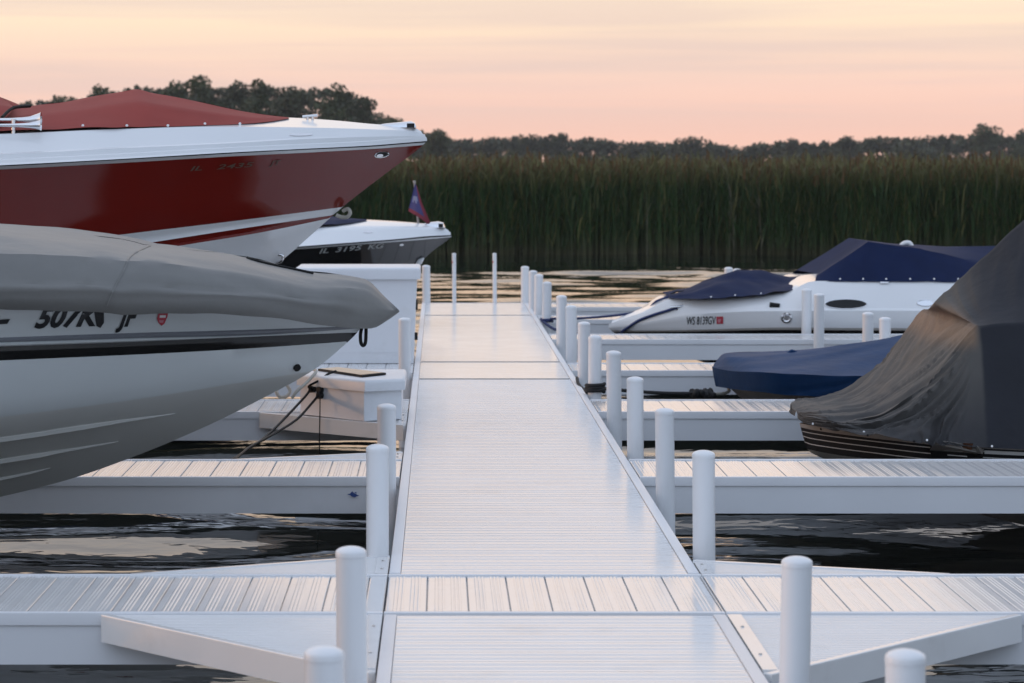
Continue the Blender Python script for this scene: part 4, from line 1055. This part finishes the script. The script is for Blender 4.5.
pts3 = [  # lower, shoulder, ridge (None: just above the shoulder)
 ((797.5, 418), (797.3, 414), None, 15.74, 15.76), ((806, 424), (806, 417), None, 15.45, 15.5), ((830, 428.5), (829, 420), None, 15.05, 15.15),
 ((855, 432), (853, 421), None, 14.85, 15.1), ((880, 436), (887, 413.5), None, 14.78, 15.05), ((905, 440), (926, 385), None, 14.75, 15.02), ((932, 443.5), (954, 352), None, 14.74, 15.0),
 ((950, 445), (974, 328), None, 14.74, 14.97), ((968, 446.5), (983, 326), (935, 303.5), 14.74, 14.96), ((995, 448), (1002, 324), (951, 287), 14.74, 14.96), ((1025, 449.5), (1030, 323), (987, 254.5), 14.74, 14.96),
 ((1070, 452), (1072, 321), (1032, 212), 14.74, 14.96), ((1130, 456), (1130, 320), (1090, 168), 14.74, 14.96), ((1260, 460), (1260, 320), (1250, 205), 14.74, 14.96), ((1480, 468), (1480, 330), (1480, 260), 14.74, 14.96)]
for lo, sh, rg, Yl, Ys in pts3:
    q = P(*sh, Ys); sp.append((P(*lo, Yl), q, P(*rg, 15.8) if rg else Vector((q.x, 15.8, q.z + .012))))
def wr5(p, u, v, side):
    # folds fan down from the windshield top to the bow
    k = clamp(u * 6) * clamp((1 - u) * 4)
    a = (u - .60); b = (v - .56); ang = math.atan2(b * .5, a); rad = math.hypot(a, b * .5)
    bowpart = clamp((.56 - u) * 6)
    ang += .22 * noise.noise(Vector((u * 5, v * 4, 11))) + .09 * noise.noise(Vector((u * 14, v * 9, 4)))
    def ridge(q): n_ = noise.noise(q); return .62 - 2 * abs(n_) ** .8
    w = ridge(Vector((ang * 5.5, rad * 1.3, 5))) * .026 + ridge(Vector((ang * 10 + rad * 2, rad * 1.4, 9))) * .015 + noise.noise(Vector((ang * 22, rad * 2.5, 1))) * .006
    w2 = noise.noise(Vector((u * 5 - v * 2.5, v * 3 + u * 3, 3))) * .022 + ridge(Vector((u * 9 + v * 5, v * 6 - u * 3, 13))) * .012 * clamp((.62 - u) * 5)
    up = clamp((v - .56) * 6) * clamp((u - .5) * 6)
    w3 = ridge(Vector(((u * 26 + (1 - v) * 5), v * 1.2, 7))) * .020 * up
    low = clamp((.3 - v) * 5)
    w4 = ridge(Vector((u * 16 + v * 6, v * 4, 2))) * .014 * low * clamp((.62 - u) * 6)
    d = (w * bowpart + w2 * (.25 + .75 * bowpart) + w3 + w4) * k
    return p + Vector((-d * .45, -d * .75 * (1 - v ** 3), d * .55 * (1 if v < .97 else .5)))
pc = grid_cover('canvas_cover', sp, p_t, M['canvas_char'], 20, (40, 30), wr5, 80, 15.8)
# sunlit front, shaded hem and warm sun patch at windshield top, painted as colour
painted_light = pc.data.color_attributes.new('painted_light', 'FLOAT_COLOR', 'POINT')
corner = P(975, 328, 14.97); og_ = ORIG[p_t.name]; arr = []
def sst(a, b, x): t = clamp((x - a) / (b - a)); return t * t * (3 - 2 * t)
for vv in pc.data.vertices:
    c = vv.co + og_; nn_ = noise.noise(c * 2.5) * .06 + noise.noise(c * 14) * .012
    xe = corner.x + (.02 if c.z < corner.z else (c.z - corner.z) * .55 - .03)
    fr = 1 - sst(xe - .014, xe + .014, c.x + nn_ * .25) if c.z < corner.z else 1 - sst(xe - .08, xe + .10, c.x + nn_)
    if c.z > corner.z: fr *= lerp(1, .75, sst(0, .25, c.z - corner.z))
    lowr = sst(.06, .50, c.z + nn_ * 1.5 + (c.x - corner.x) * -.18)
    fr *= lerp(.26, 1, lowr)  # shade towards the hem put into the colour
    tn = sst(.14, .03, abs(c.z - (corner.z + .0) + nn_ * .5 + .02)) * sst(corner.x + .03, corner.x - .02, c.x) * sst(corner.x - .52, corner.x - .25, c.x)  # painted patch of warm low sun along the windshield edge
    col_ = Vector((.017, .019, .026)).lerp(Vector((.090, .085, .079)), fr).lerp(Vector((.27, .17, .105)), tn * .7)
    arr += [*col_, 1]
painted_light.data.foreach_set('color', arr)
pct = bvh(pc, hull, deck)
for px, py in ((813, 423.8), (864, 432.0), (927, 440.2), (992, 446.3)):
    sn = MB(); p = onto(pct, px, py, 0) or P(px, py, 14.8); sn.tube([p, p + Vector((-.002, -.01, .002))], .0065, 8); sn.done('snap', M['snap'], pc, 50)
for px, py in ((821, 429), (867.5, 435.2), (914, 441.3)):
    sn = MB(); p = onto(pct, px, py, 0) or P(px, py, 14.8); sn.tube([p, p + Vector((0, -.006, 0))], .007, 8); sn.done('rivet', M['rubber'], deck, 50)
# recessed bracket panel in the side
br = MB()
def bq(pts, mi, off): 
    q = [onto(pct, x, y, off) for x, y in pts]
    if all(p is not None for p in q): br.add(q, [tuple(range(len(q)))], mi)
bq([(931, 446), (983, 449.5), (983, 461), (932, 461)], 0, .012); bq([(932, 443.8), (984, 447.8), (983, 452.5), (931, 449)], 1, .018)
bq([(945, 443.4), (962, 444), (963, 450), (945, 449)], 2, .024); bq([(963, 444), (972, 444.5), (972, 450), (964, 450)], 3, .026); bq([(976, 446.5), (983, 447.5), (982, 452), (977, 451)], 1, .026)
o = br.done('side_bracket', [M['rubber'], M['tan'], M['silver'], M['copper']], p_t)
bq2 = MB(); q = [onto(pct, x, y, .01) for x, y in ((984.5, 449.5), (1040, 452), (1040, 455.5), (984.5, 453))]
if all(p is not None for p in q): bq2.add(q, [(0, 1, 2, 3)]); bq2.done('silver_trim', M['silver'], p_t)

# ================================================================== ROPES AND CABLES
def rope(name, pts, r, m, lab, cat, n=8, sm=6):
    mb = MB(); mb.tube(pts, r, n, 0, sm); o = mb.done(name, m, smooth=60, origin=pts[0]); return tag(o, lab, cat)
o1 = on_face(.78, .175, .03); o2 = on_face(.66, .14, .03)
rope('power_cable', [o1, P(302, 400, 16.75), P(270, 433, 16.1), P(250, 448, 15.5), P(232, 460, 15.0), P(226, 466, 14.8)], .008, M['rubber'], 'upper black shore power cable sagging from the small corner box', 'cable')
rope('power_cable', [o2, P(312, 403, 16.75), P(296, 420, 16.4), P(270, 436, 15.9), P(250, 447, 15.4), P(236, 459, 14.9), P(230, 468, 14.7)], .008, M['rubber'], 'lower black shore power cable looping down beside the upper one', 'cable')
rope('thin_cord', [on_face(.66, .175, .025), P(320, 400, 16.8), P(319.6, 430, 16.78), P(319, 470, 16.75)], .004, M['rubber'], 'thin dark cord hanging straight from the outlets into the water', 'cord', 6)
rope('power_cable', [on_face(.78, .18, .03), on_face(.76, .2, .05), P(322, 379, 16.88), P(328, 374, 16.95), P(336, 371.2, 17.0)], .008, M['rubber'], 'short black cable from the outlet up over the box lid', 'cable')
rope('mooring_rope', [P(314, 369.8, 17.1), P(316, 372, 16.9), P(306, 383, 16.8), P(297, 391, 16.75), P(292, 398, 16.75)], .010, M['rope_white'], 'worn white rope from the box lid down past its left corner', 'rope')
rope('mooring_rope', [P(287, 385, 17.3), P(290, 391, 17.28), P(287, 396, 17.25), P(280, 397, 17.24), P(276.5, 392, 17.25), P(278, 388, 17.3)], .011, M['rope_white'], 'loose white rope loop lying left of the small corner box', 'rope')
def coil(px, py, Y, r, turns, m, lab):
    x = (px - CX) * Y / F; pts = []
    for k in range(turns * 14 + 1):
        a = 2 * math.pi * k / 14; pts.append(Vector((x + (r + .004 * math.sin(a * .37)) * math.cos(a), Y + r * math.sin(a), .022 + .018 * k / 14)))
    return pts
pts = coil(595, 0, 18.5, .062, 3, None, None) + [P(601, 388, 18.6), P(625, 390.5, 19.1), P(660, 393, 19.2), P(690, 393.5, 19.2)]
rope('mooring_rope', pts, .013, M['rope_black'], 'black rope coiled at a post foot and running to the blue covered boat', 'rope', 8, 3)
rope('mooring_rope', [P(577, 378, 19.6), P(578.5, 384, 19.3), P(584, 390, 19.0), P(588, 393, 18.7)], .012, M['rope_black'], 'black rope draped along the walkway edge between two posts', 'rope')
bun = [Vector((P(692, 394, 19.25).x + .012 * q, 19.25 + .03 * math.sin(q * 1.9), H - (393.5 - CY) * 19.25 / F + .02 * math.cos(q * 2.3))) for q in range(14)]
rope('rope_bundle', bun, .022, M['rope_black'], 'bunched dark rope hanging at the bow of the blue covered boat', 'rope')
rope('mooring_rope', [P(705, 395, 19.25), P(714, 394, 19.3), P(724, 393.5, 19.35), P(729, 391, 19.38), P(728, 387, 19.4)], .012, M['rope_white'], 'short pale line from the rope bundle to the blue covered bow', 'rope')
pts = [Vector((P(547, 322, 26.8).x + .055 * math.cos(a), 26.8 + .055 * math.sin(a), .012 + .012 * a / 6.28)) for a in [q * .5 for q in range(26)]]
rope('mooring_line', pts + [P(553, 318.6, 26.7), P(575, 318.6, 26.5), P(610, 316, 26.3), P(640, 312, 26.15), P(648, 309.5, 26.1), P(656, 301.5, 26.05), P(668, 297, 26.0)], .012, M['rope_blue'], 'blue mooring line from the far post over the cruiser foredeck', 'rope', 8, 3)
pts = []
for (x, y) in [(678, 308), (668, 311), (655, 315), (640, 320.5), (630, 326), (623, 330.5), (621, 333)]:
    p = onto(bvh(*[c for c in w_.children if c.name.startswith(('hull', 'deck'))]), x, y, .014); pts.append(p if p is not None else P(x, y, 26.0))
rope('mooring_line', pts + [P(600, 336, 26.0), P(560, 331, 26.3), P(545, 323, 26.7), P(541, 319, 26.9)], .014, M['rope_blue'], 'blue mooring line down over the cruiser bow from its deck cleat', 'rope', 8, 4)

# ---- evening haze
hz = build('haze', [(x, y, z) for z in (-3, 15) for y in (-125, 645) for x in (-505, 505)], [(0, 2, 3, 1), (4, 5, 7, 6), (0, 1, 5, 4), (2, 6, 7, 3), (0, 4, 6, 2), (1, 3, 7, 5)], [bpy.data.materials.new('haze_air')])
hm = hz.data.materials[0]; hm.use_nodes = True; hm.node_tree.nodes.clear()
_o = hm.node_tree.nodes.new('ShaderNodeOutputMaterial'); _v = hm.node_tree.nodes.new('ShaderNodeVolumePrincipled')
_v.inputs['Color'].default_value = (.86, .86, .88, 1); _v.inputs['Density'].default_value = .00022; hm.node_tree.links.new(_v.outputs[0], _o.inputs['Volume'])
tag(hz, 'thin pale evening haze hanging over the lake and trees', 'haze', kind='stuff')
# ================================================================== LIGHT, SKY, CAMERA
SUN_AZ, SUN_EL = R(-78), R(4.0)         # azimuth from +Y, negative = left
world = bpy.data.worlds.new('World'); S.world = world; world.use_nodes = True
nt = world.node_tree; n = nt.nodes; l = nt.links; n.clear()
out = n.new('ShaderNodeOutputWorld'); bg = n.new('ShaderNodeBackground')
tc = n.new('ShaderNodeTexCoord'); sx = n.new('ShaderNodeSeparateXYZ'); l.new(tc.outputs['Generated'], sx.inputs[0])
def ramp(stops, inp):
    r = n.new('ShaderNodeValToRGB'); cr = r.color_ramp
    while len(cr.elements) < len(stops): cr.elements.new(.5)
    for e, (p, c) in zip(cr.elements, stops): e.position = p; e.color = (*c, 1)
    l.new(inp, r.inputs['Fac']); return r.outputs['Color']
def math_(op, a, b=None, clampit=False):
    m = n.new('ShaderNodeMath'); m.operation = op; m.use_clamp = clampit
    for i, q in enumerate((a, b)):
        if q is None: continue
        if isinstance(q, (int, float)): m.inputs[i].default_value = q
        else: l.new(q, m.inputs[i])
    return m.outputs[0]
el = math_('POWER', math_('MAXIMUM', sx.outputs['Z'], 0.0), .5)      # sqrt spreads the low sky
sq = lambda z: math.sqrt(z)
warm = ramp([(0, (1.0, .60, .48)), (sq(.014), (1.02, .635, .515)), (sq(.028), (1.02, .68, .565)), (sq(.042), (.98, .72, .585)), (sq(.052), (1.02, .79, .60)), (sq(.066), (1.06, .86, .65)), (sq(.10), (1.25, .85, .58)), (sq(.14), (1.38, .96, .66)), (sq(.20), (1.30, 1.02, .80)), (sq(.30), (1.0, .94, .92)), (sq(.5), (.78, .83, .96)), (1, (.70, .80, 1.0))], el)
cool = ramp([(0, (.62, .67, .78)), (sq(.06), (.70, .78, .93)), (sq(.2), (.76, .89, 1.12)), (sq(.5), (.74, .90, 1.18)), (1, (.70, .80, 1.0))], el)
# streaky cloud
mp = n.new('ShaderNodeMapping'); mp.inputs['Scale'].default_value = (3.0, 3.0, 95.0); l.new(tc.outputs['Generated'], mp.inputs['Vector'])
nz = n.new('ShaderNodeTexNoise'); nz.inputs['Scale'].default_value = 1.0; nz.inputs['Detail'].default_value = 6; nz.inputs['Roughness'].default_value = .55; nz.inputs['Distortion'].default_value = .3
l.new(mp.outputs[0], nz.inputs['Vector'])
cl = ramp([(.40, (0, 0, 0)), (.60, (1, 1, 1))], nz.outputs['Fac'])
band = ramp([(sq(.008), (0, 0, 0)), (sq(.03), (.6, .6, .6)), (sq(.05), (.6, .6, .6)), (sq(.12), (.25, .25, .25)), (.8, (.1, .1, .1))], el)
cm = n.new('ShaderNodeMixRGB'); cm.blend_type = 'MULTIPLY'; cm.inputs['Fac'].default_value = 1; l.new(cl, cm.inputs['Color1']); l.new(band, cm.inputs['Color2'])
wm = n.new('ShaderNodeMixRGB'); l.new(cm.outputs[0], wm.inputs['Fac']); l.new(warm, wm.inputs['Color1']); wm.inputs['Color2'].default_value = (.78, .60, .56, 1)
gd = Vector((-.50, .87))                # the glow lies ahead and to the left
dt_ = math_('ADD', math_('MULTIPLY', sx.outputs['X'], gd.x), math_('MULTIPLY', sx.outputs['Y'], gd.y))
mr = n.new('ShaderNodeMapRange'); mr.interpolation_type = 'SMOOTHSTEP'; mr.inputs['From Min'].default_value = -.35; mr.inputs['From Max'].default_value = .55; l.new(dt_, mr.inputs['Value'])
mx = n.new('ShaderNodeMixRGB'); l.new(mr.outputs[0], mx.inputs['Fac']); l.new(cool, mx.inputs['Color1']); l.new(wm.outputs[0], mx.inputs['Color2'])
sky = n.new('ShaderNodeTexSky'); sky.sky_type = 'NISHITA'; sky.sun_disc = False; sky.sun_elevation = SUN_EL; sky.sun_rotation = SUN_AZ; sky.dust_density = 2
dim = math_('SUBTRACT', 1.0, math_('MULTIPLY', math_('MAXIMUM', sx.outputs['X'], 0.0), .28))
dm_ = n.new('ShaderNodeMixRGB'); dm_.blend_type = 'MULTIPLY'; dm_.inputs['Fac'].default_value = 1; l.new(cool, dm_.inputs['Color1']); l.new(dim, dm_.inputs['Color2']); l.new(dm_.outputs[0], mx.inputs['Color1'])
sc_ = n.new('ShaderNodeMixRGB'); sc_.blend_type = 'ADD'; sc_.inputs['Fac'].default_value = .035; l.new(mx.outputs[0], sc_.inputs['Color1']); l.new(sky.outputs[0], sc_.inputs['Color2'])
l.new(sc_.outputs[0], bg.inputs['Color']); bg.inputs['Strength'].default_value = 1.0
l.new(bg.outputs[0], out.inputs['Surface'])
sd = bpy.data.lights.new('sun', 'SUN'); sd.energy = .4; sd.angle = R(6); sd.color = (1, .52, .28)
so = bpy.data.objects.new('sun', sd); COL.objects.link(so)
sdir = Vector((math.sin(SUN_AZ) * math.cos(SUN_EL), math.cos(SUN_AZ) * math.cos(SUN_EL), math.sin(SUN_EL)))
so.rotation_euler = sdir.to_track_quat('Z', 'Y').to_euler(); so.location = (-20, 10, 12)
cd = bpy.data.cameras.new('camera'); cam = bpy.data.objects.new('camera', cd); COL.objects.link(cam)
cam.location = EYE; cam.rotation_euler = (R(90), 0, 0)
cd.sensor_width = 36; cd.lens = 36 * F / 1024; cd.shift_x = (512 - CX) / 1024; cd.shift_y = -(341.5 - CY) / 1024
cd.clip_start = .1; cd.clip_end = 5000
cd.dof.use_dof = True; cd.dof.focus_distance = 13.5; cd.dof.aperture_fstop = 6.3
S.camera = cam
S.view_settings.view_transform = 'Standard'; S.view_settings.look = 'None'; S.view_settings.exposure = 0; S.view_settings.gamma = 1
S.render.engine = 'CYCLES'
S.cycles.use_denoising = True; S.cycles.max_bounces = 8; S.cycles.sample_clamp_indirect = 4
